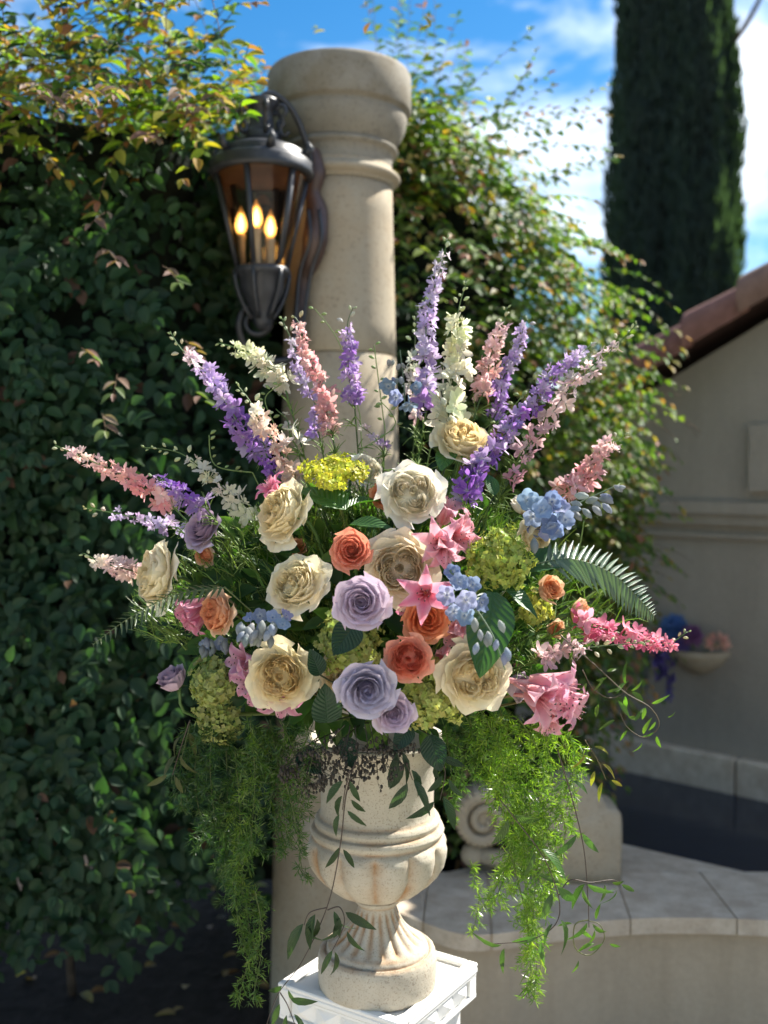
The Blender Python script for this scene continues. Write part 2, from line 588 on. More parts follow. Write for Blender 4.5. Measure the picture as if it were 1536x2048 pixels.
# barrel tiles running up the rake
tile_me = None
sl_len = math.hypot(1, SL)
for k in range(13):
    ta = -0.55 + k * 0.235
    if ta > PEAK - 0.2: break
    m = MB()
    def fn(u, v, ta=ta, k=k):
        a = lerp(-0.35, math.pi * 0.62, u)
        R = 0.098 + 0.020 * (1 - v) + 0.003 * (k % 3)
        t = ta + v * 0.27
        z = rake(t) + 0.075 + 0.016 * (1 - v)
        return H(t - SL * R * math.sin(a) * 0.3, 0.055 + R * math.cos(a), z + R * math.sin(a) - 0.012)
    m.grid(8, 3, fn)
    hpart(m, "roof_tile", TILE, True).color = (*jit((0.175, 0.09, 0.075), .22), 1)
m = MB()
for ta, tb, n1, z0_, z1_ in ((t0, t1, 0.045, 1.44, 1.49), (t0, t1, 0.028, 1.395, 1.438), (t0, t1, 0.018, 1.34, 1.36)):
    m.add([H(t, nn, z) for z in (z0_, z1_) for nn in (0.0005, n1) for t in (ta, tb)],
          [(0, 1, 3, 2), (4, 6, 7, 5), (0, 4, 5, 1), (2, 3, 7, 6), (0, 2, 6, 4), (1, 5, 7, 3)])
hpart(m, "ledge", STUCCO)
m = MB()
m.add([H(t, nn, z) for z in (1.535, 1.80) for nn in (0.0005, 0.035) for t in (0.62, 1.15)],
      [(0, 1, 3, 2), (4, 6, 7, 5), (0, 4, 5, 1), (2, 3, 7, 6), (0, 2, 6, 4), (1, 5, 7, 3)])
hpart(m, "wall_panel", STUCCO)
for k in range(5):
    ta = -0.58 + k * 0.585 + (0.0 if k else 0.0)
    m = MB()
    m.box(ta, ta + 0.577, 0.0005, 0.055, 0.26, 0.445, HM, 0.006)
    hpart(m, "stone_block", COPING)

# ------------------------------------------------------------------ pool basin with coping slabs
basin = thing("pool_basin", "low stuccoed pool basin with curved pale stone coping", "basin", (0.6, 2.7, 0))
Bi = Matrix.Translation(-Vector((0.6, 2.7, 0)))
def bpart(m, name, mat, smooth=False):
    m.v = [tuple(Bi @ Vector(p)) for p in m.v]
    return m.build(name, mat, basin, smooth)

CZ = 0.45
arc_px = [(700, 1775), (775, 1815), (860, 1850), (930, 1869), (1010, 1866), (1088, 1854), (1261, 1838), (1400, 1836), (1560, 1842), (1800, 1856)]
def on_z(px, py, z):
    a = P(px, py, 1.0) - CAM
    return CAM + a * ((z - 1.6) / a.z)
arc = catmull([on_z(x, y, CZ) for x, y in arc_px], 6)
mid_in = [Vector((lerp(0.02, 1.7, i / (len(arc) - 1)), 2.965 - 0.02 * (i / (len(arc) - 1)), CZ)) for i in range(len(arc))]
cuts = [0, 11, 22, 36, 45, len(arc) - 1]
for a, b in zip(cuts[:-1], cuts[1:]):
    outer = arc[a:b + 1]
    xo0, xo1 = outer[0].x, outer[-1].x
    g = 0.0025
    pol = [(p.x + (g if i == 0 else (-g if i == b - a else 0)), p.y) for i, p in enumerate(outer)]
    pol += [(xo1 - g + 0.03 * (b < 40), 2.962), (xo0 + g + 0.03 * (a and a < 40), 2.962)]
    if a == 0:
        pol[-1] = (0.10, 2.962)
    m = MB(); m.prism(pol, CZ - 0.042, CZ)
    bpart(m, "coping_slab", COPING)
for pol in ([(0.19, 2.967), (0.56, 2.967), (0.61, 3.19), (0.55, 3.16)], [(0.565, 2.967), (1.045, 2.967), (0.70, 3.226), (0.615, 3.19)]):
    m = MB(); m.prism(pol, CZ - 0.042, CZ - 0.001)
    bpart(m, "coping_slab", COPING)
m = MB(); m.prism([(p.x, p.y + 0.006) for p in arc] + [(1.62, 2.958), (0.12, 2.958)], CZ - 0.0415, CZ - 0.005)
bpart(m, "mortar", BASINW)
# wall below the coping, set back under it
m = MB()
inset = [(p.x, p.y + 0.028) for p in arc] + [(1.75, 2.94), (0.12, 2.94)]
m.prism(inset, 0.0, CZ - 0.0425)
bpart(m, "basin_wall", BASINW)
m = MB(); m.prism([(0.2, 2.941), (1.0, 2.941), (0.69, 3.20), (0.55, 3.14)], 0.0, CZ - 0.0425)
bpart(m, "inner_wall", BASINW)
m = MB(); m.grid(6, 6, lambda u, v: (lerp(-0.02, 2.6, u), lerp(2.945, 4.9, v), 0.30))
tag(m.build("water", WATER), kind='structure')

# carved scroll ornament on the coping
ORN = Vector((0.50, 2.95, CZ))
orn = thing("stone_scroll", "pale carved stone scroll bracket standing on the pool coping", "ornament", ORN)
Oi = Matrix.Translation(-ORN)
m = MB()
top_ = catmull([(0.172, 0, 0.02), (0.172, 0, 0.17), (0.160, 0, 0.205), (0.130, 0, 0.215), (0.115, 0, 0.245), (0.095, 0, 0.275), (0.05, 0, 0.292), (0.0, 0, 0.28), (-0.045, 0, 0.24), (-0.06, 0, 0.15), (-0.06, 0, 0.02)], 4)
prof = [(-0.06, 0.0), (0.172, 0.0)] + [(p_.x, p_.z) for p_ in top_]
def wide(p, y):
    return Vector((p[0], y, p[1]))
nn = len(prof)
ys = [-0.080, -0.062, 0.062, 0.080]
vs = []
for y in ys:
    k = 0.90 if abs(y) > 0.07 else 1.0
    vs += [wide((0.06 + (p[0] - 0.06) * k, 0.14 + (p[1] - 0.14) * k if p[1] > 0 else 0.0), y) for p in prof]
fs = [tuple(range(nn)), tuple(range(4 * nn - 1, 3 * nn - 1, -1))]
for r in range(3):
    fs += [(r * nn + i, (r + 1) * nn + i, (r + 1) * nn + (i + 1) % nn, r * nn + (i + 1) % nn) for i in range(nn)]
m.add(vs, fs)
m.build("pedestal_block", LIMESTONE, orn, True)
def volute(m, cx, cz, R, turns, thick, depth, yc=0.0, sgn=1, a0=0.0):
    nst = int(26 * turns)
    pts = []
    for i in range(nst + 1):
        q = i / nst
        a = a0 + sgn * q * turns * 2 * math.pi
        r = R * (1 - q) ** 0.9 + 0.004
        pts.append((cx + r * math.cos(a), cz + r * math.sin(a), thick * (1 - 0.6 * q)))
    for (x0, z0, w0), (x1, z1, w1) in zip(pts[:-1], pts[1:]):
        dx, dz = x1 - x0, z1 - z0
        L = math.hypot(dx, dz) or 1e-6
        nx, nz = -dz / L, dx / L
        vs = []
        for (x, z, w) in ((x0, z0, w0), (x1, z1, w1)):
            for s_, y in ((-1, -depth * 0.82), (-0.5, -depth), (0.5, -depth), (1, -depth * 0.82), (1, depth), (-1, depth)):
                vs.append((x + nx * w * s_, yc + y, z + nz * w * s_))
        m.add(vs, [(i, (i + 1) % 6, 6 + (i + 1) % 6, 6 + i) for i in range(6)])
m = MB(); volute(m, -0.215, 0.165, 0.072, 1.9, 0.020, 0.055, 0, 1, 1.2); m.ball((-0.215, -0.005, 0.165), 0.05, 14, 10, (1, 0.75, 1))
m.tube([(-0.16, 0, 0.225), (-0.11, 0, 0.20), (-0.05, 0, 0.14)], [0.045, 0.055, 0.06], 10)
m.build("volute", LIMESTONE, orn, True)
m = MB(); m.ball((-0.245, 0.0, 0.055), 0.034, 14, 10); m.tube([(-0.245, 0, 0.06), (-0.15, 0, 0.04), (-0.06, 0, 0.05)], [0.022, 0.03, 0.05], 10)
m.build("lower_scroll", LIMESTONE, orn, True)

# ------------------------------------------------------------------ stone column
CX, CY = -0.1275, 3.0
column = thing("stone_column", "tall round limestone column with moulded capital beside the lantern", "column", (CX, CY, 0))
def cyl(name, prof, seg=72):
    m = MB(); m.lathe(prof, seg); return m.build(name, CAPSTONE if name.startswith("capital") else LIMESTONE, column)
def zc(py): return P(768, py, CY - 0.17).z
shaft_r = lambda z: 0.208 - 0.0235 * z
def drum(name, za, zb):
    n_ = 6
    zs = [za + 0.003 + (zb - za - 0.006) * i / n_ for i in range(n_ + 1)]
    cyl(name, [(0.0, za), (shaft_r(za) - 0.005, za)] + [(shaft_r(z), z) for z in zs] + [(shaft_r(zb) - 0.005, zb), (0.0, zb)])
zj, zt, zk = zc(700), zc(345), zc(1634)
drum("base_drum", 0.0, zk - 0.002)
drum("lower_drum", zk, zj - 0.002)
drum("upper_drum", zj, zt)
def ring(r0, z0_, r1, n=8):
    return [(r0 + r1 * math.sin(math.pi * i / n), z0_ + 2 * r1 * i / n) for i in range(n + 1)]
ra = shaft_r(zt)
cyl("astragal", [(ra - 0.002, zt + 0.0005), (ra + 0.004, zt + 0.004)] + ring(ra + 0.004, zt + 0.006, 0.019) + [(ra + 0.003, zt + 0.048), (ra - 0.001, zt + 0.056)])
zn = zc(268)
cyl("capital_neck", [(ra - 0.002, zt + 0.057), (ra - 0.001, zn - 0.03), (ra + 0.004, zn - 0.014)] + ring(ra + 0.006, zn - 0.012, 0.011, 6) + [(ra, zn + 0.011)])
cap = [(ra + 0.003, zn + 0.0115)]
for i in range(9):
    q = i / 8; cap.append((ra + 0.006 + 0.036 * math.sin(q * math.pi / 2), zn + 0.016 + 0.075 * q ** 1.2))
ztop = zc(104)
cap += [(ra + 0.040, zn + 0.095), (ra + 0.040, zn + 0.102), (ra + 0.050, zn + 0.105), (ra + 0.054, zn + 0.112), (ra + 0.054, ztop - 0.012), (ra + 0.048, ztop), (ra + 0.02, ztop + 0.008), (0.0, ztop + 0.010)]
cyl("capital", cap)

# ------------------------------------------------------------------ wall lantern
LD = 2.74
LC = P(522, 0, LD)
LX = LC.x
def zl(py): return P(522, py, LD).z
LS = LD / F
lan = thing("wall_lantern", "ornate dark bronze wall lantern with three lit candle bulbs on the column", "lantern", (LX, LD, zl(540)))
Li = Matrix.Translation(-Vector((LX, LD, zl(540))))
def lpart(m, name, mat, smooth=True, parent=None):
    m.v = [tuple(Li @ Vector(p)) for p in m.v]
    return m.build(name, mat, parent or lan, smooth)
LCEN = (LX, LD)
r_top, r_bot, zgt, zgb = 92 * LS, 50 * LS, zl(345), zl(535)
m = MB(); m.lathe([(r_top - 0.004, zgt - 0.012), (r_top + 0.010, zgt - 0.014), (r_top + 0.016, zgt - 0.004), (r_top + 0.012, zgt + 0.004), (r_top + 0.014, zgt + 0.018), (r_top + 0.002, zgt + 0.030), (r_top - 0.006, zgt + 0.034), (r_top - 0.004, zgt + 0.046), (r_top - 0.020, zgt + 0.055), (0.035, zgt + 0.085), (0.0, zgt + 0.086)], 40, None, LCEN)
lpart(m, "roof_rim", IRON)
m = MB(); m.lathe([(r_top - 0.006, zgt - 0.013), (r_top * 0.6, zgt - 0.005), (0.0, zgt)], 32, None, LCEN)
lpart(m, "inner_ceiling", IRON2)
# glass cage: six bars, six curved panes
for k in range(6):
    a = math.radians(k * 60 + 18)
    m = MB()
    pa = Vector((LX + r_bot * math.cos(a), LD + r_bot * math.sin(a), zgb)); pb = Vector((LX + (r_top - 0.003) * math.cos(a), LD + (r_top - 0.003) * math.sin(a), zgt - 0.01))
    m.tube([pa, pb], [0.0075, 0.009], 6)
    lpart(m, "frame_bar", IRON)
    m = MB()
    def fn(u, v, a=a):
        b = a + math.radians(60) * lerp(0.04, 0.96, u); r = lerp(r_bot, r_top - 0.004, v) - 0.002
        return (LX + r * math.cos(b), LD + r * math.sin(b), lerp(zgb, zgt - 0.012, v))
    m.grid(5, 1, fn)
    lpart(m, "glass_pane", GLASS)
m = MB(); m.lathe([(0.0, zgb - 0.002), (r_bot + 0.004, zgb - 0.002), (r_bot + 0.010, zgb - 0.012), (r_bot + 0.002, zgb - 0.022), (r_bot - 0.006, zgb - 0.03), (r_bot - 0.008, zgb - 0.06), (r_bot - 0.020, zgb - 0.085), (0.022, zgb - 0.125), (0.026, zgb - 0.14), (0.014, zgb - 0.16), (0.0, zgb - 0.165)], 32, None, LCEN)
lpart(m, "lower_cup", IRON)
for k in range(6):
    a = math.radians(k * 60 + 18)
    m = MB()
    r_ = lambda q: lerp(r_bot + 0.004, 0.02, q)
    pts = [(LX + (r_bot + 0.006 - 0.045 * q * q) * math.cos(a), LD + (r_bot + 0.006 - 0.045 * q * q) * math.sin(a), zgb - 0.01 - 0.125 * q) for q in [i / 6 for i in range(7)]]
    m.tube(pts, 0.006, 5); lpart(m, "cup_rib", IRON)
# candles and bulbs
for k, (px, py, dy) in enumerate(((482, 450, 0.02), (513, 437, -0.022), (541, 457, 0.012))):
    c = P(px, py, LD + dy)
    m = MB(); m.lathe([(0.011, zgb), (0.011, c.z - 0.036), (0.0125, c.z - 0.034), (0.0125, c.z - 0.027), (0.0, c.z - 0.026)], 14, None, (c.x, c.y))
    cn = lpart(m, "candle", m_simple("candle_sleeve", (0.55, 0.45, 0.32), 0.5, 0.3) if k == 0 else bpy.data.materials["candle_sleeve"])
    m = MB(); m.lathe([(0.008, c.z - 0.026), (0.0155, c.z - 0.010), (0.0165, c.z), (0.013, c.z + 0.018), (0.006, c.z + 0.036), (0.0015, c.z + 0.050), (0.0, c.z + 0.051)], 14, None, (c.x, c.y))
    lpart(m, "bulb", SHELL, True, cn)
    m = MB(); m.lathe([(0.0, c.z - 0.020), (0.006, c.z - 0.016), (0.0095, c.z - 0.002), (0.007, c.z + 0.012), (0.003, c.z + 0.024), (0.0, c.z + 0.030)], 10, None, (c.x, c.y))
    lpart(m, "filament", BULB, True, cn)
# crown of scrolls
m = MB(); zc0 = zgt + 0.085
m.lathe([(0.052, zc0 - 0.006), (0.052, zc0 + 0.012), (0.040, zc0 + 0.018), (0.034, zc0 + 0.030), (0.030, zc0 + 0.075), (0.045, zc0 + 0.092), (0.045, zc0 + 0.10), (0.02, zc0 + 0.106), (0.0, zc0 + 0.107)], 28, None, LCEN)
lpart(m, "crown", IRON)
for k in range(6):
    a = math.radians(k * 60 + 30 + 18)
    m = MB()
    pts = []
    for i in range(22):
        q = i / 21
        if q < 0.5:
            an = lerp(math.pi * 1.9, math.pi * 0.5, q * 2); r = 0.010 + 0.008 * q * 2
            x, z = 0.064 + r * math.cos(an) * 0.9, zc0 + 0.018 + r * math.sin(an)
        else:
            an = lerp(-math.pi * 0.5, math.pi * 1.0, (q - 0.5) * 2); r = 0.018 - 0.010 * (q - 0.5) * 2
            x, z = 0.052 + r * math.cos(an), zc0 + 0.072 + r * math.sin(an)
        pts.append((LX + x * math.cos(a), LD + x * math.sin(a), z))
    m.tube(pts, 0.0062, 6)
    lpart(m, "crown_scroll", IRON)
    m = MB()
    rr = r_top + 0.004
    m.tube([(LX + (rr - 0.01) * math.cos(a), LD + (rr - 0.01) * math.sin(a), zgt + 0.035), (LX + (rr + 0.008) * math.cos(a), LD + (rr + 0.008) * math.sin(a), zgt + 0.055), (LX + (rr) * math.cos(a), LD + rr * math.sin(a), zgt + 0.072)], [0.012, 0.010, 0.003], 6)
    lpart(m, "rim_leaf", IRON)
# hook arm, back plate, lower scroll bracket
m = MB()
hook = catmull([P(626, 420, LD + 0.10), P(622, 330, LD + 0.08), P(604, 262, LD + 0.05), P(580, 215, LD + 0.03), P(545, 188, LD + 0.01), P(522, 196, LD), P(520, 222, LD)], 6)
m.tube(hook, 0.0085, 7); lpart(m, "hook_arm", IRON)
m = MB()
bp = [P(628, 300, 2.84), P(633, 345, 2.83), P(626, 385, 2.83), P(634, 425, 2.83), P(630, 480, 2.82), P(622, 520, 2.83), P(606, 560, 2.85), P(598, 640, 2.84), P(590, 720, 2.83)]
m.tube(catmull(bp, 5), [v for a, b in zip([0.014, 0.026, 0.020, 0.030, 0.036, 0.028, 0.019, 0.019], [0.026, 0.020, 0.030, 0.036, 0.028, 0.019, 0.019, 0.016]) for v in [lerp(a, b, i / 5) for i in range(5)]] + [0.012], 10)
lpart(m, "back_plate", IRON2)
m = MB()
for dx in (-12, 10):
    m.tube(catmull([P(628 + dx, 420, 2.80), P(632 + dx, 480, 2.79), P(612 + dx, 545, 2.81), P(600 + dx * 0.7, 640, 2.81), P(594 + dx * 0.5, 715, 2.81)], 4), 0.006, 6)
lpart(m, "plate_rib", IRON)
m = MB()
c = P(512, 645, LD + 0.03)
volute(m, c.x, c.z, 0.042, 1.7, 0.0085, 0.016, c.y, -1, 2.4)
lpart(m, "bracket_volute", IRON)
m = MB()
m.tube(catmull([P(486, 622, LD + 0.03), P(478, 655, LD + 0.03), P(495, 700, LD + 0.05), P(540, 722, LD + 0.08), P(592, 716, LD + 0.10)], 6), 0.010, 7)
m.tube([P(520, 604, LD), P(516, 625, LD + 0.02)], 0.014, 8)
lpart(m, "bracket_arm", IRON)

# ------------------------------------------------------------------ leaf scatter helpers
def leaf_template(fine=True, w=0.5, fold=0.10, droop=0.16, tipw=0.32):
    """Unit leaf along +Y, width w, normal +Z, folded along its midrib."""
    if fine:
        rows = [(0.0, 0.04), (0.14, 0.62), (0.36, 1.0), (0.60, 0.94), (0.82, 0.55), (1.0, 0.03)]
    else:
        rows = [(0.0, 0.05), (0.4, 1.0), (0.75, 0.72), (1.0, 0.03)]
    v, uv, f = [], [], []
    for y, k in rows:
        h = w * 0.5 * k
        z = -droop * y * y
        v += [(-h, y, z + fold * h * 2), (0, y, z), (h, y, z + fold * h * 2)]
        uv += [(-k, y), (0.0, y), (k, y)]
    for r in range(len(rows) - 1):
        a = r * 3
        f += [(a, a + 1, a + 4, a + 3), (a + 1, a + 2, a + 5, a + 4)]
    return np.array(v), f, uv


def axes(d, n):
    d = d / np.linalg.norm(d, axis=1, keepdims=True)
    x = np.cross(d, n); x /= np.maximum(np.linalg.norm(x, axis=1, keepdims=True), 1e-6)
    z = np.cross(x, d)
    return x, d, z


def leaf_mass(name, C, D, N, L, W, tints, tpl, mat, parent=None):
    tv, tf, tuv = tpl
    x, y, z = axes(D, N)
    k = len(tv)
    V = (C[:, None, :] + tv[None, :, 0, None] * (W[:, None, None] * x[:, None, :]) + tv[None, :, 1, None] * (L[:, None, None] * y[:, None, :]) + tv[None, :, 2, None] * (L[:, None, None] * z[:, None, :]))
    n = len(C)
    verts = V.reshape(-1, 3)
    tfa = np.array(tf)
    faces = (tfa[None] + (np.arange(n) * k)[:, None, None]).reshape(-1, tfa.shape[1])
    me = bpy.data.meshes.new(name)
    me.vertices.add(len(verts)); me.vertices.foreach_set("co", verts.ravel().astype(np.float32))
    me.loops.add(faces.size); me.loops.foreach_set("vertex_index", faces.ravel().astype(np.int32))
    me.polygons.add(len(faces))
    me.polygons.foreach_set("loop_start", (np.arange(len(faces)) * faces.shape[1]).astype(np.int32))
    me.polygons.foreach_set("use_smooth", np.ones(len(faces), dtype=bool))
    me.update(calc_edges=True)
    ca = me.attributes.new("tint", 'FLOAT_COLOR', 'POINT')
    cc = np.ones((n, k, 4), dtype=np.float32); cc[:, :, :3] = tints[:, None, :]
    ca.data.foreach_set("color", cc.ravel())
    ua = me.attributes.new("luv", 'FLOAT_VECTOR', 'POINT')
    uu = np.zeros((n, k, 3), dtype=np.float32); uu[:, :, :2] = np.array(tuv)[None]
    ua.data.foreach_set("vector", uu.ravel())
    me.materials.append(mat)
    me.validate()
    return put(name, me, parent)


def mesh_of_template(name, tpl, mat):
    m = MB(); m.add([tuple(v) for v in tpl[0]], tpl[1], [q[1] for q in tpl[2]], tpl[2])
    return m.mesh(name, mat)


HEDGE_TPL = leaf_template(True, 1.0, 0.16, 0.14)
SMALL_TPL = leaf_template(False, 1.0, 0.16, 0.14)


def leaf_matrix(c, d, n, L, W):
    d = Vector(d).normalized(); x = d.cross(Vector(n))
    if x.length < 1e-5: x = d.orthogonal()
    x.normalize(); z = x.cross(d)
    M = Matrix.Identity(4)
    for i in range(3):
        M[i][0] = x[i] * W; M[i][1] = d[i] * L; M[i][2] = z[i] * L; M[i][3] = c[i]
    return M


def grow_twig(store, start, d, length, nl, leaf_len, wr, cols, out_n, sag=0.5, twigs=None):
    """A twig with alternate leaves; store collects (centre, dir, normal, length, width, tint)."""
    d = Vector(d).normalized()
    p = Vector(start); pts = [p.copy()]
    side = d.cross(Vector(out_n))
    if side.length < 1e-3: side = d.orthogonal()
    side.normalize()
    step = length / nl
    for i in range(nl):
        q = i / nl
        d = (d + Vector((0, 0, -sag * step * 2.2)) + Vector((random.gauss(0, .05), random.gauss(0, .05), random.gauss(0, .05)))).normalized()
        p = p + d * step; pts.append(p.copy())
        s = 1 if i % 2 else -1
        ld = (side * s * random.uniform(.7, 1.1) + d * random.uniform(.35, .8) + Vector((0, 0, random.uniform(-.5, .05)))).normalized()
        nn = (Vector(out_n) + Vector((random.gauss(0, .35), random.gauss(0, .35), random.gauss(0.25, .35)))).normalized()
        L = leaf_len * random.uniform(.6, 1.25) * (1 - 0.35 * q)
        store.append((p.copy(), ld, nn, L, L * wr * random.uniform(.85, 1.15), cols(q)))
    store.append((p.copy(), d, Vector(out_n), leaf_len * .6, leaf_len * .6 * wr, cols(1.0)))
    if twigs is not None:
        twigs.append(pts)


def store_arrays(st):
    C = np.array([s[0] for s in st]); D = np.array([s[1] for s in st]); N = np.array([s[2] for s in st])
    return C, D, N, np.array([s[3] for s in st]), np.array([s[4] for s in st]), np.array([s[5] for s in st])


def proj(p):
    v = p - CAM
    c, s = math.cos(PITCH), math.sin(PITCH)
    fz = v.y * c - v.z * s; fy = v.y * s + v.z * c
    return 768 + F * v.x / fz, 1024 - F * fy / fz, fz


def split_leaves(store, root, mesh, limit, tpl, stuff_mat, score, name="leaf"):
    order = sorted(range(len(store)), key=lambda i: -score(store[i]))
    pick = set(order[:limit])
    for i in pick:
        c, d, n_, L, W, t = store[i]
        o = put(name, mesh, root, t)
        o.matrix_basis = leaf_matrix(c, d, n_, L, W)
    rest = [store[i] for i in range(len(store)) if i not in pick]
    so = leaf_mass("foliage", *store_arrays(rest), tpl, stuff_mat, root)
    so["kind"] = "stuff"


def clear_of_lantern(st):
    """Clipped back where the lantern and the column stand in front of the foliage."""
    out = []
    for s_ in st:
        px, py, fz = proj(s_[0])
        if s_[0].y < (2.89 if px < 560 else 3.3) and px > 412 and 190 < py < 1000 and not (py < 235 and px < 500):
            continue
        if s_[0].y < 3.3 and px > 530 and 70 < py: continue
        out.append(s_)
    return out


# ------------------------------------------------------------------ the hedge on the lantern's side
hedge = thing("leafy_hedge", "tall dark green leafy hedge behind the lantern with sunlit yellowing top sprays", "hedge", (0, 0, 0))
def hedge_y(x, z):
    """Front face of the hedge: hollow under an overhanging crest, bulging below, tucked in at the bottom."""
    nz = noise.noise(Vector((x * 2.1, z * 2.1, 3.3))) * 0.16 + noise.noise(Vector((x * 5, z * 5, 9.1))) * 0.06
    if z > 2.42: b = 2.44
    elif z > 2.05: b = lerp(2.62, 2.44, max(0, (z - 2.30) / 0.12)) if z > 2.30 else lerp(2.50, 2.62, (z - 2.05) / 0.25)
    elif z > 0.75: b = 2.50
    else: b = lerp(2.72, 2.50, max(0, (z - 0.45) / 0.30))
    return b + nz + max(0.0, min(1.0, (x + 0.62) / 0.16)) * 0.46
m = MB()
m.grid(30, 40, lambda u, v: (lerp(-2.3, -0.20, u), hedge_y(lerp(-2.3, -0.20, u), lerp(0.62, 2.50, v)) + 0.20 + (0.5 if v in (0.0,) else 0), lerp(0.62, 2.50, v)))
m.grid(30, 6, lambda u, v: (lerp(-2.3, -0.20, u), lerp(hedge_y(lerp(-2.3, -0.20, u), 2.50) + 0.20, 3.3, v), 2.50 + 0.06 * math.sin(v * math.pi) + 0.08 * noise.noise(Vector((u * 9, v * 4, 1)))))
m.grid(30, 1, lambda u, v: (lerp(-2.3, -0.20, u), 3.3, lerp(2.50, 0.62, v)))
m.build("dark_core", CORE, hedge)  # solid sheets added inside the hedge to stop sun leaking through
def hcol(q):
    g = random.random()
    base = mixc((0.020, 0.050, 0.026), (0.036, 0.080, 0.032), g)
    if random.random() < 0.02: base = (0.11, 0.06, 0.04)
    return jit(base, .18)
def topcol(q):  # young copper and yellow tips; the crest's sunlight is put into the greens
    r = random.random()
    if q > 0.55:
        c = random.choice([(0.34, 0.19, 0.045), (0.30, 0.24, 0.04), (0.24, 0.24, 0.04), (0.28, 0.12, 0.06)])
    else:
        c = random.choice([(0.15, 0.24, 0.03), (0.22, 0.30, 0.03), (0.10, 0.18, 0.04), (0.28, 0.29, 0.04)])
    return jit(c, .2)
st, tw = [], []
for i in range(2500):
    x = random.uniform(-1.75, -0.22); z = random.uniform(0.50, 2.42)
    if x < -1.2 and random.random() < .5: continue
    if 2.02 < z < 2.36 and random.random() < .3: continue
    y = hedge_y(x, z) + random.uniform(-.01, .14)
    grow_twig(st, (x, y, z), (random.gauss(0, .5), -0.55, random.gauss(-.35, .35)), random.uniform(.12, .24), random.randint(5, 8), 0.052, 0.62, hcol, (0, -1, 0.25), 1.6)
for i in range(260):
    x = random.uniform(-.58, -.24); z = random.uniform(0.9, 2.55)
    grow_twig(st, (x, random.uniform(2.98, 3.08), z), (random.gauss(0, .6), -.3, random.gauss(-.3, .4)), random.uniform(.10, .2), random.randint(4, 7), 0.066, 0.62, hcol, (0, -1, .25), 1.6)
for i in range(1150):
    x = random.uniform(-1.9, 0.25); z = random.uniform(2.38, 2.80) + 0.05 * noise.noise(Vector((x * 6, 0, 0)))
    y = random.uniform(2.38, 3.25)
    if x > -0.42: y = random.uniform(3.25, 3.5)
    if z < 2.46 and y > 2.7: y = 2.48
    d = (random.gauss(0, .6), -random.uniform(.0, .9), random.uniform(-.15, .75))
    grow_twig(st, (x, y, z), d, random.uniform(.14, .30), random.randint(6, 10), 0.050, 0.52, topcol if random.random() < .75 else hcol, (0, -.5, 1), 1.8, tw)
# stray sprays that reach out and catch the sun
def coppercol(q):
    return jit(random.choice([(0.26, 0.16, 0.12), (0.20, 0.12, 0.09), (0.30, 0.21, 0.17), (0.12, 0.17, 0.05)]), .2)
for (px, py, d_) in ((165, 715, 2.25), (235, 770, 2.25), (225, 850, 2.25), (330, 800, 2.28), (210, 510, 2.2), (330, 545, 2.25), (290, 270, 2.25), (60, 190, 2.1), (110, 190, 2.15), (150, 180, 2.1), (390, 210, 2.3), (30, 170, 2.1), (210, 170, 2.15), (300, 180, 2.2), (440, 190, 2.3), (370, 700, 2.25), (190, 430, 2.2)):
    p = P(px, py, d_)
    for _ in range(2 if py < 300 else 1):
        grow_twig(st, p + Vector((random.uniform(-.05, .05), 0.08, 0.03)), (random.uniform(-.4, .9), -.8, -.2), .10, 4, .042, .46, coppercol, (0.2, -.3, 1), 2.0, tw)
st = clear_of_lantern(st)
tw = [p_ for p_ in tw if len(clear_of_lantern([(q_,) for q_ in p_])) == len(p_)]
m = MB()
for pts in tw:
    m.tube(pts, 0.0012, 3)
so = m.build("twigs", TWIG, hedge); so["kind"] = "stuff"
hm = mesh_of_template("leaf", HEDGE_TPL, LEAF_H)
def hscore(s):
    px, py, fz = proj(s[0])
    inside = -30 < px < 640 and -20 < py < 1900
    return (s[3] / fz * 10 - (s[0].y - hedge_y(s[0].x, min(s[0].z, 2.4))) * 6) if inside else -99
split_leaves(st, hedge, hm, 300, HEDGE_TPL, LEAF_T, hscore)
m = MB()
for i in range(4):
    x = random.uniform(-1.6, -0.9); y = random.uniform(2.85, 3.2)
    m.tube(catmull([(x, y, 0), (x + random.uniform(-.08, .08), y, .35), (x + random.uniform(-.15, .15), y - .1, .8)], 4), [lerp(.014, .007, k / 8) for k in range(9)], 6)
so = m.build("bare_trunks", BARK, hedge); so["kind"] = "stuff"

# ------------------------------------------------------------------ the shrub behind the column
shrub = thing("drooping_shrub", "large arching shrub behind the column with sunlit copper and yellow leaf tips", "shrub", (0, 0, 0))
def shrub_r(z):
    """Half-outline (x of the crown's free edge) by height."""
    pts = [(0.2, 0.55), (0.7, 0.78), (1.2, 0.86), (1.6, 0.88), (2.0, 0.84), (2.3, 0.70), (2.55, 0.52), (2.8, 0.26), (2.95, 0.06)]
    for (a, ra_), (b, rb_) in zip(pts[:-1], pts[1:]):
        if a <= z <= b: return lerp(ra_, rb_, (z - a) / (b - a))
    return 0.1
YC = 3.72
def shrub_pt(a, z, k=1.0):
    R = (shrub_r(z) + 0.25) * k * (1 + 0.14 * noise.noise(Vector((math.cos(a) * 2, math.sin(a) * 2, z * 2.2))))
    return Vector((-0.25 + R * math.cos(a), YC + 0.52 * R * math.sin(a), z))
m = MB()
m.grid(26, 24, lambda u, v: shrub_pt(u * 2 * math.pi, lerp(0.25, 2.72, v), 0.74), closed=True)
m.build("dark_core", CORE, shrub)  # one closed dark shell inside the crown
st, tw = [], []
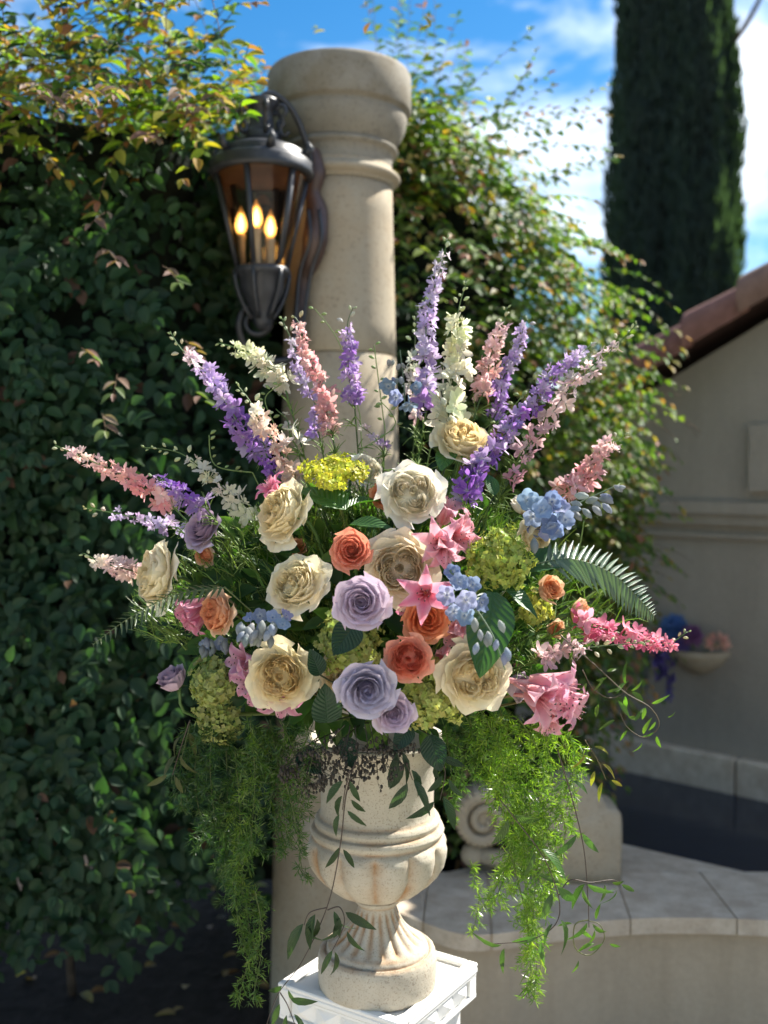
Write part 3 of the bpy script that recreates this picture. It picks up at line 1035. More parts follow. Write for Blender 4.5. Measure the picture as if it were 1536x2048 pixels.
def scol(q):  # copper tips; bright greens put the sunlit side into the leaf colour
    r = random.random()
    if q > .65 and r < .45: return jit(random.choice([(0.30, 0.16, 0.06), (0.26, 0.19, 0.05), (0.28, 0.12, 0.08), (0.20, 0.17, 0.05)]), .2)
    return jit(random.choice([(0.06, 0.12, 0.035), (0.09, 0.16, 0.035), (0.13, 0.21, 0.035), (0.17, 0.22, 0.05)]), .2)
def sdark(q):  # dark greens put the shaded side into the leaf colour
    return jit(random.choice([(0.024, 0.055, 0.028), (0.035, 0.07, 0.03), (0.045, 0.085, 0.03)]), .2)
for i in range(3300):
    a = random.uniform(-math.pi * 1.0, math.pi * .35); z = random.uniform(0.45, 2.86)
    p = shrub_pt(a, z, random.uniform(.76, .96))
    o = Vector((math.cos(a), math.sin(a) * .8, 0))
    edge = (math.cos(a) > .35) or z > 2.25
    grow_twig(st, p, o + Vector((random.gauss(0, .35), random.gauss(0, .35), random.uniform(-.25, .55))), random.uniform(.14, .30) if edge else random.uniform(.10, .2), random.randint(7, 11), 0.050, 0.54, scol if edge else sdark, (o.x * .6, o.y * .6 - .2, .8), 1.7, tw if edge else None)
# upright sprays over the crown and long arching ones at the free side
for (px, py, dx, dz) in ((900, 230, .25, 1), (960, 250, .5, .9), (1010, 300, .8, .7), (860, 170, .1, 1), (1080, 330, .9, .5), (930, 180, .3, 1), (990, 230, .6, .8), (830, 120, -.1, 1), (770, 120, .1, 1), (1060, 250, .9, .55)):
    for _ in range(3):
        p = P(px + random.uniform(-40, 20), py + random.uniform(10, 60), random.uniform(3.3, 3.6))
        grow_twig(st, p, (dx + random.gauss(0, .25), random.gauss(-.1, .2), dz), random.uniform(.20, .34), 11, .044, .52, scol, (0, -.6, .7), .7, tw)
for (px, py, L) in ((1190, 600, .36), (1200, 570, .38), (1230, 690, .30), (1240, 780, .34), (1250, 830, .36), (1220, 960, .34), (1180, 930, .36), (1210, 1030, .25), (1190, 880, .4), (1160, 700, .36), (1130, 560, .34), (1100, 480, .32), (1150, 490, .25), (1180, 1080, .25), (1060, 400, .3), (1230, 740, .3), (1210, 640, .35)):
    for _ in range(3):
        p = P(px + random.uniform(-60, 0), py + random.uniform(-30, 20), random.uniform(3.25, 3.55))
        grow_twig(st, p, (1, random.uniform(-.3, .2), random.uniform(-.05, .35)), L * random.uniform(.7, 1.0), 14, .050, .50, scol, (.1, -.35, 1), 1.3, tw)
st = [s_ for s_ in st if proj(s_[0])[0] < 1285 + 110 * random.random() ** 1.5]
m = MB()
for pts in tw:
    m.tube(pts, 0.0009, 3)
so = m.build("twigs", TWIG, shrub); so["kind"] = "stuff"
def sscore(s):
    px, py, fz = proj(s[0])
    if not (780 < px < 1400 and -10 < py < 1200): return -99
    return s[3] * 10 + s[0].x * 1.5 - (s[0].y - 3.0) * .8
split_leaves(st, shrub, hm, 300, SMALL_TPL, LEAF_T, sscore)
m = MB()
for i in range(6):
    m.tube(catmull([(-.1 + .08 * i, 3.75, 0), (-.12 + .1 * i, 3.72, .5), (-.2 + .16 * i, 3.7, 1.4)], 4), [lerp(.022, .010, k / 8) for k in range(9)], 6)
m.build("trunk", BARK, shrub)

# ------------------------------------------------------------------ cypress
cyp = thing("cypress_tree", "tall narrow dark cypress tree rising behind the tiled roof", "tree", (3.03, 11, 0))
def cyp_r(z):
    return 0.70 * (1 - max(0, (z - 4.0)) / 14.0) * (1 if z > 1.0 else 0.8)
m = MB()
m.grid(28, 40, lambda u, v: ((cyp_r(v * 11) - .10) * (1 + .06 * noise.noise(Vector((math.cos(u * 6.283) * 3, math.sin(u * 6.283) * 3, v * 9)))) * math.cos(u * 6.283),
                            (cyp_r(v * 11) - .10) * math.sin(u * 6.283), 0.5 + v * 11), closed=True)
m.build("dark_core", CORE, cyp)  # solid dark cone filling the tree behind its foliage
nC = 30000
a = rng.uniform(0, 2 * np.pi, nC); z = rng.uniform(1.2, 9.5, nC)
a = np.where(np.sin(a) > .5, -a, a)
rr = np.array([cyp_r(q) for q in z]) - rng.uniform(0.0, 0.12, nC)
bump = np.array([noise.noise(Vector((math.cos(i) * 3.2, math.sin(i) * 3.2, k * 1.1))) for i, k in zip(a, z)])
rr = rr * (1 + 0.22 * bump)
C = np.stack([rr * np.cos(a), rr * np.sin(a), z], 1)
D = np.stack([np.cos(a) * rng.uniform(.0, .4, nC), np.sin(a) * rng.uniform(0, .4, nC), rng.uniform(.35, 1, nC)], 1)
N = np.stack([np.cos(a), np.sin(a), rng.normal(0, .3, nC)], 1)
g = rng.uniform(0, 1, nC)[:, None]
T = np.array([[0.040, 0.066, 0.060]]) * (1 - g) + np.array([[0.050, 0.080, 0.068]]) * g  # cypress green lifted and blued, with a veil of haze put into it
so = leaf_mass("foliage", C, D, N, rng.uniform(.08, .17, nC), rng.uniform(.014, .028, nC), T, SMALL_TPL, LEAF_T, cyp)
so["kind"] = "stuff"
m = MB(); m.tube([(0, 0, 0), (0, 0, 2), (0, 0, 9)], [.16, .12, .04], 8); m.build("trunk", BARK, cyp)
m = MB(); m.tube(catmull([(0.45, -.3, 5.9), (0.66, -.35, 6.2), (0.86, -.35, 6.6), (1.0, -.35, 6.9)], 5), [lerp(.035, .012, k / 15) for k in range(16)], 6); m.build("bare_branch", BARK, cyp)

# ------------------------------------------------------------------ fallen leaves under the hedge
nF = 150
C = np.stack([rng.uniform(-1.9, 0.0, nF), rng.uniform(2.2, 4.2, nF), rng.uniform(.012, .03, nF)], 1)
D = np.stack([rng.normal(0, 1, nF), rng.normal(0, 1, nF), rng.normal(0, .12, nF)], 1)
N = np.stack([rng.normal(0, .3, nF), rng.normal(0, .3, nF), np.ones(nF)], 1)
pal = np.array([(0.42, 0.30, 0.14), (0.34, 0.20, 0.09), (0.24, 0.13, 0.07), (0.45, 0.38, 0.18), (0.18, 0.14, 0.07)])
so = leaf_mass("fallen_leaves", C, D, N, rng.uniform(.035, .065, nF), rng.uniform(.02, .035, nF), pal[rng.integers(0, 5, nF)], HEDGE_TPL, LEAF_T)
tag(so, kind="stuff")

# ------------------------------------------------------------------ white pedestal and urn
UX, UY, UZ = -0.012, 1.825, 0.687
ped_q = Quaternion((0, 0, 1), math.atan2(-0.55, 0.835))
ped = thing("white_pedestal", "white painted square pedestal with faceted lattice sides under the urn", "pedestal", (-0.008, 1.858, 0), ped_q)
hw = 0.132
m = MB(); m.box(-hw, hw, -hw, hw, UZ - 0.012, UZ - 0.002, None, 0.002); m.build("top_board", WHITE, ped, False)
for k in range(4):
    R4 = Matrix.Rotation(k * math.pi / 2, 4, 'Z')
    m = MB(); m.box(-hw, hw - 0.0205, hw - 0.020, hw, UZ - 0.0018, UZ + 0.006, R4, 0.002); m.build("top_rim", WHITE, ped, False)
    # apron: two rails, with a row of pyramid facets between them
    m = MB(); m.box(-hw + .003, hw - .003, hw - 0.022, hw - 0.002, UZ - 0.017, UZ - 0.0125, R4); m.box(-hw + .003, hw - .003, hw - 0.022, hw - 0.002, UZ - 0.058, UZ - 0.052, R4)
    m.build("apron_rail", WHITE, ped, False)
    for j in range(4):
        w = (2 * hw - 0.05) / 4
        x0 = -hw + 0.025 + j * w
        m = MB()
        q = [(x0, hw - .009, UZ - .0518), (x0 + w, hw - .009, UZ - .0518), (x0 + w, hw - .009, UZ - .0172), (x0, hw - .009, UZ - .0172), (x0 + w / 2, hw + .0005, UZ - .0345)]
        m.add([R4 @ Vector(p) for p in q], [(1, 0, 4), (2, 1, 4), (3, 2, 4), (0, 3, 4)])
        m.build("facet", WHITE, ped, False)
    for s in (-1, 1):
        m = MB(); m.box(s * (hw - .0135) - .0105, s * (hw - .0135) + .0105, hw - .024, hw - .0022, UZ - .0515, UZ - .0175, R4)
        if s == 1: m.build("corner_block", WHITE, ped, False)
m = MB(); m.box(-hw + .024, hw - .024, -hw + .024, hw - .024, 0.08, UZ - 0.0125); m.build("body", WHITE, ped, False)
m = MB(); m.box(-hw - .02, hw + .02, -hw - .02, hw + .02, 0.02, 0.08, None, .006); m.build("base_board", WHITE, ped, False)

URN_PROF = [(0.0000, 0.0000), (0.0992, 0.0000), (0.1047, 0.0058), (0.1063, 0.0290), (0.1058, 0.0551), (0.1032, 0.0653), (0.0982, 0.0696), (0.0941, 0.0682), (0.0916, 0.0660), (0.0906, 0.0718), (0.0870, 0.0773), (0.0789, 0.0829), (0.0668, 0.0917), (0.0557, 0.1028), (0.0460, 0.1160), (0.0390, 0.1293), (0.0344, 0.1414), (0.0329, 0.1469), (0.0364, 0.1492), (0.0400, 0.1530), (0.0412, 0.1580), (0.0385, 0.1610), (0.0448, 0.1630), (0.0584, 0.1685), (0.0751, 0.1770), (0.0918, 0.1900), (0.1063, 0.2060), (0.1167, 0.2240), (0.1214, 0.2420), (0.1225, 0.2560), (0.1204, 0.2680), (0.1146, 0.2745), (0.1173, 0.2790), (0.1194, 0.2850), (0.1167, 0.2910), (0.1100, 0.2930), (0.1110, 0.2970), (0.1121, 0.3020), (0.1090, 0.3080), (0.1032, 0.3110), (0.1009, 0.3180), (0.1003, 0.3350), (0.1009, 0.3600), (0.1027, 0.3850), (0.1063, 0.4100), (0.1126, 0.4280), (0.1220, 0.4400), (0.1240, 0.4460), (0.1209, 0.4500), (0.1126, 0.4500), (0.1063, 0.4440), (0.1022, 0.4200), (0.0938, 0.3600)]
def urn_sub(prof, n=2):
    out = []
    for a, b in zip(prof[:-1], prof[1:]):
        for i in range(n): out.append((lerp(a[0], b[0], i / n), lerp(a[1], b[1], i / n)))
    return out + [prof[-1]]
urn = thing("stone_urn", "weathered cream cast stone urn with gadrooned bowl and fluted foot", "urn", (UX, UY, UZ + 0.0005))
def flute(z, a):
    """(radius factor, crevice amount)"""
    if 0.077 < z < 0.145:
        k = min(1, (z - 0.077) / 0.006, (0.145 - z) / 0.012)
        s = abs(math.sin(a * 9 + .3))
        return 1 - 0.13 * k * (1 - s ** 0.7), (1 - s) * k
    if 0.163 < z < 0.272:
        k = min(1, (z - 0.163) / 0.012, (0.272 - z) / 0.014)
        s = abs(math.sin(a * 6 + .15))
        return 1 + 0.035 * k - 0.125 * k * (1 - s ** 0.42), (1 - s ** .5) * k
    return 1.0, 0.0
def urn_mesh(prof, name):
    prof = urn_sub(prof, 3)
    seg = 192
    m = MB()
    m.lathe(prof, seg, lambda r, z, a: r * flute(z, a)[0] + 0.0006 * noise.noise(Vector((math.cos(a) * 9, math.sin(a) * 9, z * 60))))
    t = []
    groove = [0.068, 0.149, 0.162, 0.2745, 0.293, 0.312, 0.078]
    for (r, z) in prof:
        g = max(max(0, 1 - abs(z - q) / 0.005) for q in groove) * .7
        for i in range(seg):
            t.append(min(1.0, max(g, flute(z, i / seg * 2 * math.pi)[1] * 1.3)))
    m.t = t
    return m.build(name, URN, urn)
i1 = next(i for i, p in enumerate(URN_PROF) if p[1] > 0.150 and p[0] < 0.041) + 1
urn_mesh(URN_PROF[:i1 + 1], "foot")
urn_mesh(URN_PROF[i1:], "bowl")
m = MB(); m.grid(24, 3, lambda u, v: (0.099 * v * math.cos(u * 6.2832), 0.099 * v * math.sin(u * 6.2832), 0.40), closed=True)
m.build("soil", SOIL, urn)

# ================================================================== THE FLOWERS
HEART = Vector((UX, UY - 0.02, 1.16))         # where all the stems meet, in the mouth of the urn

def stem_part(root, pts, r, colr, name="stem", sides=6, taper=0.8):
    """World-space stem, made a child of root."""
    Mi = mat_of(root.location, root.rotation_quaternion if root.rotation_mode == 'QUATERNION' else None, root.scale[0]).inverted()
    m = MB()
    n_ = len(pts)
    m.tube([Mi @ Vector(p) for p in pts], [r / root.scale[0] * lerp(1, taper, i / (n_ - 1)) for i in range(n_)], sides)
    return m.build(name, STEM, root, True, colr)

GREEN = (0.085, 0.15, 0.045)
DGREEN = (0.03, 0.075, 0.03)
LGREEN = (0.16, 0.24, 0.07)

# ------------------------------------------------------------------ roses
def bez(P0, P1, P2, P3, t):
    s = 1 - t
    a, b, c, d = s * s * s, 3 * s * s * t, 3 * s * t * t, t * t * t
    return (a * P0[0] + b * P1[0] + c * P2[0] + d * P3[0], a * P0[1] + b * P1[1] + c * P2[1] + d * P3[1])

def cup_petal(th, s, rho, h, half, flare, lip, seed, ruffle=0.03, curl=0.10, cusp=0.06, nu=9, nv=6):
    R = random.Random(seed)
    ph, ph2, sk = R.uniform(0, 6.28), R.uniform(0, 6.28), R.uniform(-.12, .12)
    m = MB()
    def fn(u01, v):
        u = u01 * 2 - 1
        vv = v * (1 - 0.13 * abs(u) ** 2.4)
        r, z = bez((.03, 0), (rho * 1.08 + .06, 0.0 + 0.05 * s), (rho * 1.03, h * .78), (rho + flare, h + lip), vv)
        a = th + u * half * (.46 + .54 * v ** .65) + sk * v
        r *= 1 + 0.10 * u * (1 - .5 * s)
        e = abs(u) ** 3 * v ** 2
        r += curl * s * e; z -= .06 * s * e
        w = v ** 3
        r += ruffle * w * math.sin(u * 4.1 + ph); z += ruffle * w * math.sin(u * 6.3 + ph2)
        c = max(0.0, 1 - abs(u) * 2.2) * v ** 6
        r += cusp * s * c; z += .3 * cusp * s * c
        q = noise.noise(Vector((u * 1.7 + seed * .37, v * 1.9, seed * .11))) * v
        q2 = noise.noise(Vector((u * 4.5 + seed * .61, v * 3.2, seed * .23))) * v * v
        r += (.055 * q + .022 * q2) * (.3 + .7 * s); z += (.035 * q2 + .02 * q) * (.3 + .7 * s)
        return (r * math.cos(a), r * math.sin(a), z)
    m.grid(nu, nv, fn)
    return m

def fold_petal(cx, cy, out, rad, span, ztop, zbot, seed, ruffle=0.02):
    """One folded inner petal of a quartered rose: an upright sheet bent round a local centre."""
    R = random.Random(seed)
    ph = R.uniform(0, 6.28); zj = R.uniform(-.03, .03); q = R.uniform(.85, 1.15)
    m = MB()
    def fn(u01, v):
        u = u01 * 2 - 1
        a = out + u * span
        r = rad * (1 + .22 * v) * (1 + .10 * math.sin(u * 3 * q + ph)) + ruffle * v * math.sin(u * 7 + ph)
        x, y = cx + r * math.cos(a), cy + r * math.sin(a)
        z = lerp(zbot, ztop + zj - .10 * (x * x + y * y) - .07 * abs(u) ** 3 + ruffle * math.sin(u * 5 + ph), v)
        return (x, y, z)
    m.grid(8, 3, fn)
    return m

def rose_spiral(seed, n=34, opn=1.0, tall=1.0):
    R = random.Random(seed)
    out = []
    for i in range(n):
        s = i / (n - 1)
        th = i * 2.39996 + R.uniform(-.15, .15)
        rho = (.018 + .66 * s ** .92) * (.78 + .22 * opn)
        h = (.74 - .40 * s ** 2.0 * opn) * tall
        half = lerp(1.9, .62, s ** .55)
        flare = -.012 if s < .12 else .05 + .22 * s ** 1.5 * opn
        out.append((cup_petal(th, s, rho, h, half, flare, -.10 * s ** 2 * opn, seed * 100 + i, .010 + .026 * s, .13, .10), s))
    return out

def rose_garden(seed, opn=1.0, quarters=4, full=1.0):
    R = random.Random(seed)
    out = []
    for i in range(15):
        s = .72 + .28 * i / 14
        th = i * 2.39996 + R.uniform(-.2, .2)
        rho = lerp(.60, .80, i / 14)
        out.append((cup_petal(th, s, rho, lerp(.50, .20, i / 14), lerp(.64, .55, i / 14), lerp(.10, .30, i / 14) * opn, lerp(-.02, -.10, i / 14) * opn, seed * 100 + i, .050, .08, .06), s))
    for i in range(9):
        s = .52 + .12 * i / 8
        th = i * 2.39996 + R.uniform(-.3, .3)
        out.append((cup_petal(th, .3, lerp(.52, .60, i / 8), R.uniform(.50, .58), .75, .05, .0, seed * 100 + 40 + i, .045, .05, .0), s))
    for k in range(quarters):
        a = k * 2 * math.pi / quarters + R.uniform(-.25, .25)
        d = .25 + R.uniform(-.04, .04)
        cx, cy = d * math.cos(a), d * math.sin(a)
        tw = R.uniform(-.5, .5)
        for j in range(6):
            rad = .03 + .052 * j * R.uniform(.9, 1.1)
            out.append((fold_petal(cx, cy, a + tw + R.uniform(-.25, .25), rad, R.uniform(1.6, 2.2), .72 - .012 * j + R.uniform(-.03, .03), .25, seed * 1000 + k * 10 + j, .022), .12 + .05 * j))
    for j in range(5):
        out.append((fold_petal(0, 0, R.uniform(0, 6), .012 + .024 * j, 2.4, .69, .2, seed * 1000 + 90 + j, .012), .05))
    return out

def heart_mesh(r, z, h, mat):
    """The packed innermost petals, seen only as cream or coral depth between the open ones."""
    m = MB()
    def fn(u, v):
        a = u * 6.2832; rr = r * math.sin(v * math.pi / 2)
        k = 1 + .10 * math.sin(a * 5 + v * 9)
        return (rr * k * math.cos(a), rr * k * math.sin(a), z + h * math.cos(v * math.pi / 2))
    m.grid(20, 6, fn, closed=True)
    m.t = [.8] * len(m.v)
    return m.mesh("petal_heart", mat)

def calyx():
    m = MB()
    m.ball((0, 0, -.06), .13, 10, 6, (1, 1, .8))
    for k in range(5):
        a = k * 1.2566
        vs = [(.09 * math.cos(a - .5), .09 * math.sin(a - .5), -.02), (.09 * math.cos(a + .5), .09 * math.sin(a + .5), -.02), (.33 * math.cos(a + .2), .33 * math.sin(a + .2), .03), (.33 * math.cos(a - .2), .33 * math.sin(a - .2), .03), (.55 * math.cos(a), .55 * math.sin(a), -.07)]
        m.add(vs, [(0, 1, 2, 3), (3, 2, 4)])
    return m

ROSE_VARIANTS = {}
def rose_meshes(kind, seed):
    key = (kind, seed)
    if key not in ROSE_VARIANTS:
        mat = ROSE_CREAM if kind.startswith('garden') else (ROSE_LAV if kind.startswith('lav') else ROSE_CORAL)
        if kind == 'garden': ps = rose_garden(seed)
        elif kind == 'gardenfull': ps = rose_garden(seed, .8, 3)
        elif kind == 'coralgarden': ps = rose_garden(seed + 50, .75, 4)
        elif kind == 'lav': ps = rose_spiral(seed, 34, 1.0)
        elif kind == 'lavbud': ps = rose_spiral(seed, 24, .35, 1.35)
        elif kind == 'coral': ps = rose_spiral(seed, 36, .85)
        else: ps = rose_spiral(seed, 22, .3, 1.3)
        hm_ = heart_mesh(.56, .12, .30, mat) if 'garden' in kind else heart_mesh(.26, .16, .32, mat)
        ROSE_VARIANTS[key] = [(m.mesh("petal", mat), s) for m, s in ps] + [(hm_, .12)], calyx().mesh("calyx", BUD)
    return ROSE_VARIANTS[key]

PAL = {   # heart, cup, guard petals
    'cream': ((0.88, 0.75, 0.46), (0.88, 0.79, 0.55), (0.88, 0.80, 0.60)),
    'gold': ((0.88, 0.70, 0.36), (0.88, 0.76, 0.48), (0.88, 0.79, 0.56)),
    'white': ((0.87, 0.79, 0.58), (0.88, 0.82, 0.66), (0.88, 0.84, 0.72)),
    'peachcream': ((0.88, 0.76, 0.54), (0.88, 0.76, 0.55), (0.88, 0.76, 0.57)),
    'coral': ((0.80, 0.25, 0.15), (0.83, 0.31, 0.19), (0.85, 0.38, 0.25)),
    'bright': ((0.84, 0.26, 0.17), (0.87, 0.34, 0.22), (0.88, 0.43, 0.30)),
    'orange': ((0.82, 0.24, 0.10), (0.83, 0.30, 0.13), (0.86, 0.42, 0.23)),
    'peach': ((0.82, 0.36, 0.19), (0.84, 0.45, 0.25), (0.86, 0.64, 0.44)),
    'lav': ((0.52, 0.40, 0.52), (0.62, 0.50, 0.61), (0.70, 0.58, 0.67)),
    'blue': ((0.40, 0.36, 0.49), (0.51, 0.47, 0.59), (0.60, 0.55, 0.65)),
    'dusky': ((0.42, 0.30, 0.41), (0.49, 0.37, 0.47), (0.55, 0.43, 0.52)),
}

def rose(kind, seed, px, py, dia, d, face, pal, label, group, roll=None, stemlen=True):
    loc = P(px, py, d)
    R = dia / 2 * d / F / .97
    f = Vector((face[0], -face[2], face[1])).normalized()
    q = face_q(f, roll if roll is not None else random.uniform(0, 6.28))
    loc = loc - f * R * .42
    root = thing("rose", label, "rose", loc, q, R, group)
    petals, cal = rose_meshes(kind, seed)
    hcol_, ccol, gcol = PAL[pal]
    for me, s in petals:
        c = mixc(hcol_, ccol, s / .5) if s < .5 else mixc(ccol, gcol, (s - .5) / .5)
        put("petal_heart" if me.name.startswith("petal_heart") else "petal", me, root, jit(c, .05))
    put("calyx", cal, root, GREEN)
    if stemlen:
        b = loc - f * R * .1
        stem_part(root, catmull([b, b - f * .05 + Vector((0, 0, -.01)), b.lerp(HEART, .6) + Vector((0, .03, 0)), HEART], 4), .0028, jit(GREEN, .2))
    return root

GC, GK, GL = "cream garden roses in the arrangement", "coral and peach roses in the arrangement", "lavender roses in the arrangement"
rose('garden', 1, 560, 1352, 142, 1.50, (-.05, .02, 1), 'gold', "fully open cream rose with a dark yellow heart beside the mauve lilies", GC)
rose('garden', 2, 952, 1356, 150, 1.50, (.18, -.08, 1), 'cream', "big buttery cream rose directly under the serrated hydrangea leaf", GC)
rose('garden', 3, 588, 1165, 132, 1.53, (-.35, .45, .8), 'cream', "tilted cream rose above the pale blue bud cluster", GC)
rose('garden', 4, 800, 1136, 150, 1.52, (-.05, .05, 1), 'peachcream', "flat quartered peach cream rose next to the coral rose, behind the lavender one", GC)
rose('gardenfull', 5, 826, 985, 136, 1.56, (.05, .30, 1), 'white', "whitest cream rose, facing forward above the pink lilies", GC)
rose('gardenfull', 6, 925, 872, 124, 1.70, (.15, .75, .75), 'gold', "topmost yellow cream rose among the larkspur stems", GC)
rose('garden', 7, 556, 1022, 142, 1.58, (-.75, .40, .65), 'gold', "ruffled golden cream rose turned sideways under the beige larkspur", GC)
rose('garden', 8, 303, 1150, 140, 1.66, (-.80, .15, .50), 'cream', "outermost cream rose in profile beside the shortest pink larkspur", GC)
rose('gardenfull', 9, 736, 935, 78, 1.74, (.45, .50, .6), 'white', "small cream rose peeking out behind the flat lime hydrangea", GC)
rose('gardenfull', 10, 1078, 1068, 96, 1.62, (.55, -.25, .7), 'cream', "half hidden cream rose below the blue delphinium", GC)
rose('pointbud', 11, 1046, 1012, 72, 1.64, (-.1, .9, .3), 'white', "pointed half open cream rose rising beside the blue delphinium", GC)
rose('garden', 12, 680, 1352, 96, 1.58, (-.1, .1, 1), 'cream', "shaded cream rose mostly covered by the bluish lavender rose", GC)
rose('pointbud', 13, 592, 1098, 62, 1.66, (.1, .4, .8), 'peach', "yellow and peach rose half buried above the tilted cream rose", GC)
rose('pointbud', 14, 412, 1108, 66, 1.66, (-.3, -.3, .8), 'peach', "pale peach rose tucked beneath the dusky lavender rose", GC)

rose('coral', 21, 702, 1100, 98, 1.50, (-.05, .22, 1), 'coral', "round coral rose beside the flat quartered cream rose", GK)
rose('coral', 22, 855, 1238, 112, 1.50, (.10, .15, 1), 'orange', "burnt orange rose partly under the starry pink lily", GK)
rose('coralgarden', 23, 816, 1318, 102, 1.46, (-.02, .08, 1), 'bright', "brightest coral rose between two lavender roses and the lime florets", GK)
rose('coralgarden', 24, 428, 1226, 100, 1.58, (-.70, .05, .70), 'peach', "peach rose with orange heart facing the hedge beside a pink lily", GK)
rose('bud', 25, 1096, 1180, 82, 1.60, (.35, .25, .6), 'peach', "smooth peach rosebud under the silvery fern", GK)
rose('bud', 26, 1158, 1228, 78, 1.64, (.9, .15, .35), 'peach', "half open peach rose lying sideways above the hot pink larkspur", GK)
rose('coral', 27, 768, 988, 70, 1.64, (-.3, .3, 1), 'orange', "sliver of orange rose behind the whitest cream rose", GK)
rose('bud', 28, 1108, 1258, 56, 1.66, (.4, .1, .8), 'peach', "small peach rose below the sideways peach rose", GK)

rose('lav', 31, 722, 1205, 126, 1.44, (-.03, .10, 1), 'lav', "central lilac rose with a tight spiral heart", GL)
rose('lav', 32, 734, 1380, 132, 1.44, (.10, -.05, 1), 'blue', "bluish grey lavender rose, tallest of the low trio by the coral rose", GL)
rose('lav', 33, 786, 1428, 98, 1.46, (.05, -.05, 1), 'lav', "lowest lavender rose hanging over the urn rim", GL)
rose('lav', 34, 400, 1056, 96, 1.64, (-.45, .40, .65), 'dusky', "dusky purple rose at the foot of the purple larkspur", GL)
rose('lavbud', 35, 347, 1362, 84, 1.64, (-.35, .65, .35), 'dusky', "dusky closed rose standing in front of the hedge", GL)
rose('lavbud', 36, 1030, 1372, 84, 1.60, (.75, -.1, .5), 'lav', "pale lavender rose squeezed behind the buttery cream rose", GL)

# ------------------------------------------------------------------ larkspur
def floret_mesh(name, seed, mat, npet=5, cup=0.25, inner=True, spur=True):
    R = random.Random(seed)
    m = MB()
    def petal(a, L, w, z0_, rise, tw):
        loc = [(0, 0.06, 0), (-.42, .50, .10), (0, .55, -.04), (.42, .50, .10), (-.26, .92, .06), (0, 1.06, -.02), (.26, .92, .06)]
        vs = []
        for x, y, z in loc:
            xx, yy, zz = x * w + tw * y * .2, y * L, z0_ + z * L * .8 + rise * y * y * L
            vs.append((xx * math.cos(a) - yy * math.sin(a), xx * math.sin(a) + yy * math.cos(a), zz))
        m.add(vs, [(0, 2, 1), (0, 3, 2), (1, 2, 5, 4), (2, 3, 6, 5)], [0, .5, .5, .5, 1, 1, 1], [(0, 0), (-.8, .5), (0, .5), (.8, .5), (-.5, 1), (0, 1), (.5, 1)])
    for k in range(npet):
        petal(k * 2 * math.pi / npet + R.uniform(-.25, .25), R.uniform(.8, 1.15), R.uniform(.55, .8), R.uniform(-.05, .05), cup + R.uniform(-.35, .3), R.uniform(-.5, .5))
    if inner:
        for k in range(4):
            petal(k * 1.57 + R.uniform(-.4, .4), R.uniform(.5, .75), R.uniform(.4, .55), .10, R.uniform(.3, .8), R.uniform(-.4, .4))
    if spur:
        m.tube([(0, 0, 0), (0, -.15, -.45), (0, -.05, -.9)], [.12, .07, .02], 4)
    return m.mesh(name, mat)

FLORETS = [floret_mesh("floret", s, SPIKE_PETAL) for s in range(6)]
def bud_mesh(name, mat, curve=.25):
    m = MB()
    pr = [(0, .03), (.12, .14), (.38, .27), (.66, .25), (.88, .13), (1.0, .02)]
    def fn(u, v):
        k = v * 5; i = min(int(k), 4); q = k - i
        y = lerp(pr[i][0], pr[i + 1][0], q); r = lerp(pr[i][1], pr[i + 1][1], q)
        a = u * 6.2832
        return (r * math.cos(a), y, r * math.sin(a) + curve * y * (1 - y))
    m.grid(6, 5, fn, closed=True)
    return m.mesh(name, mat)
BUD_ME = bud_mesh("bud", BUD)
BUD_PET = bud_mesh("bud", SPIKE_PETAL, .1)

def basis(y, z):
    """Rotation whose +Y runs along y and +Z as near z as it can."""
    y = Vector(y).normalized(); x = y.cross(Vector(z))
    if x.length < 1e-5: x = y.orthogonal()
    x.normalize(); z = x.cross(y)
    return Matrix((x, y, z)).transposed().to_quaternion()

def child(name, me, root, wpos, q, s, colr):
    """Child of an unrotated, unscaled thing at a world position."""
    o = put(name, me, root, colr)
    o.location = Vector(wpos) - Vector(root.location)
    o.rotation_mode = 'QUATERNION'; o.rotation_quaternion = q
    o.scale = (s, s, s) if not hasattr(s, '__len__') else s
    return o

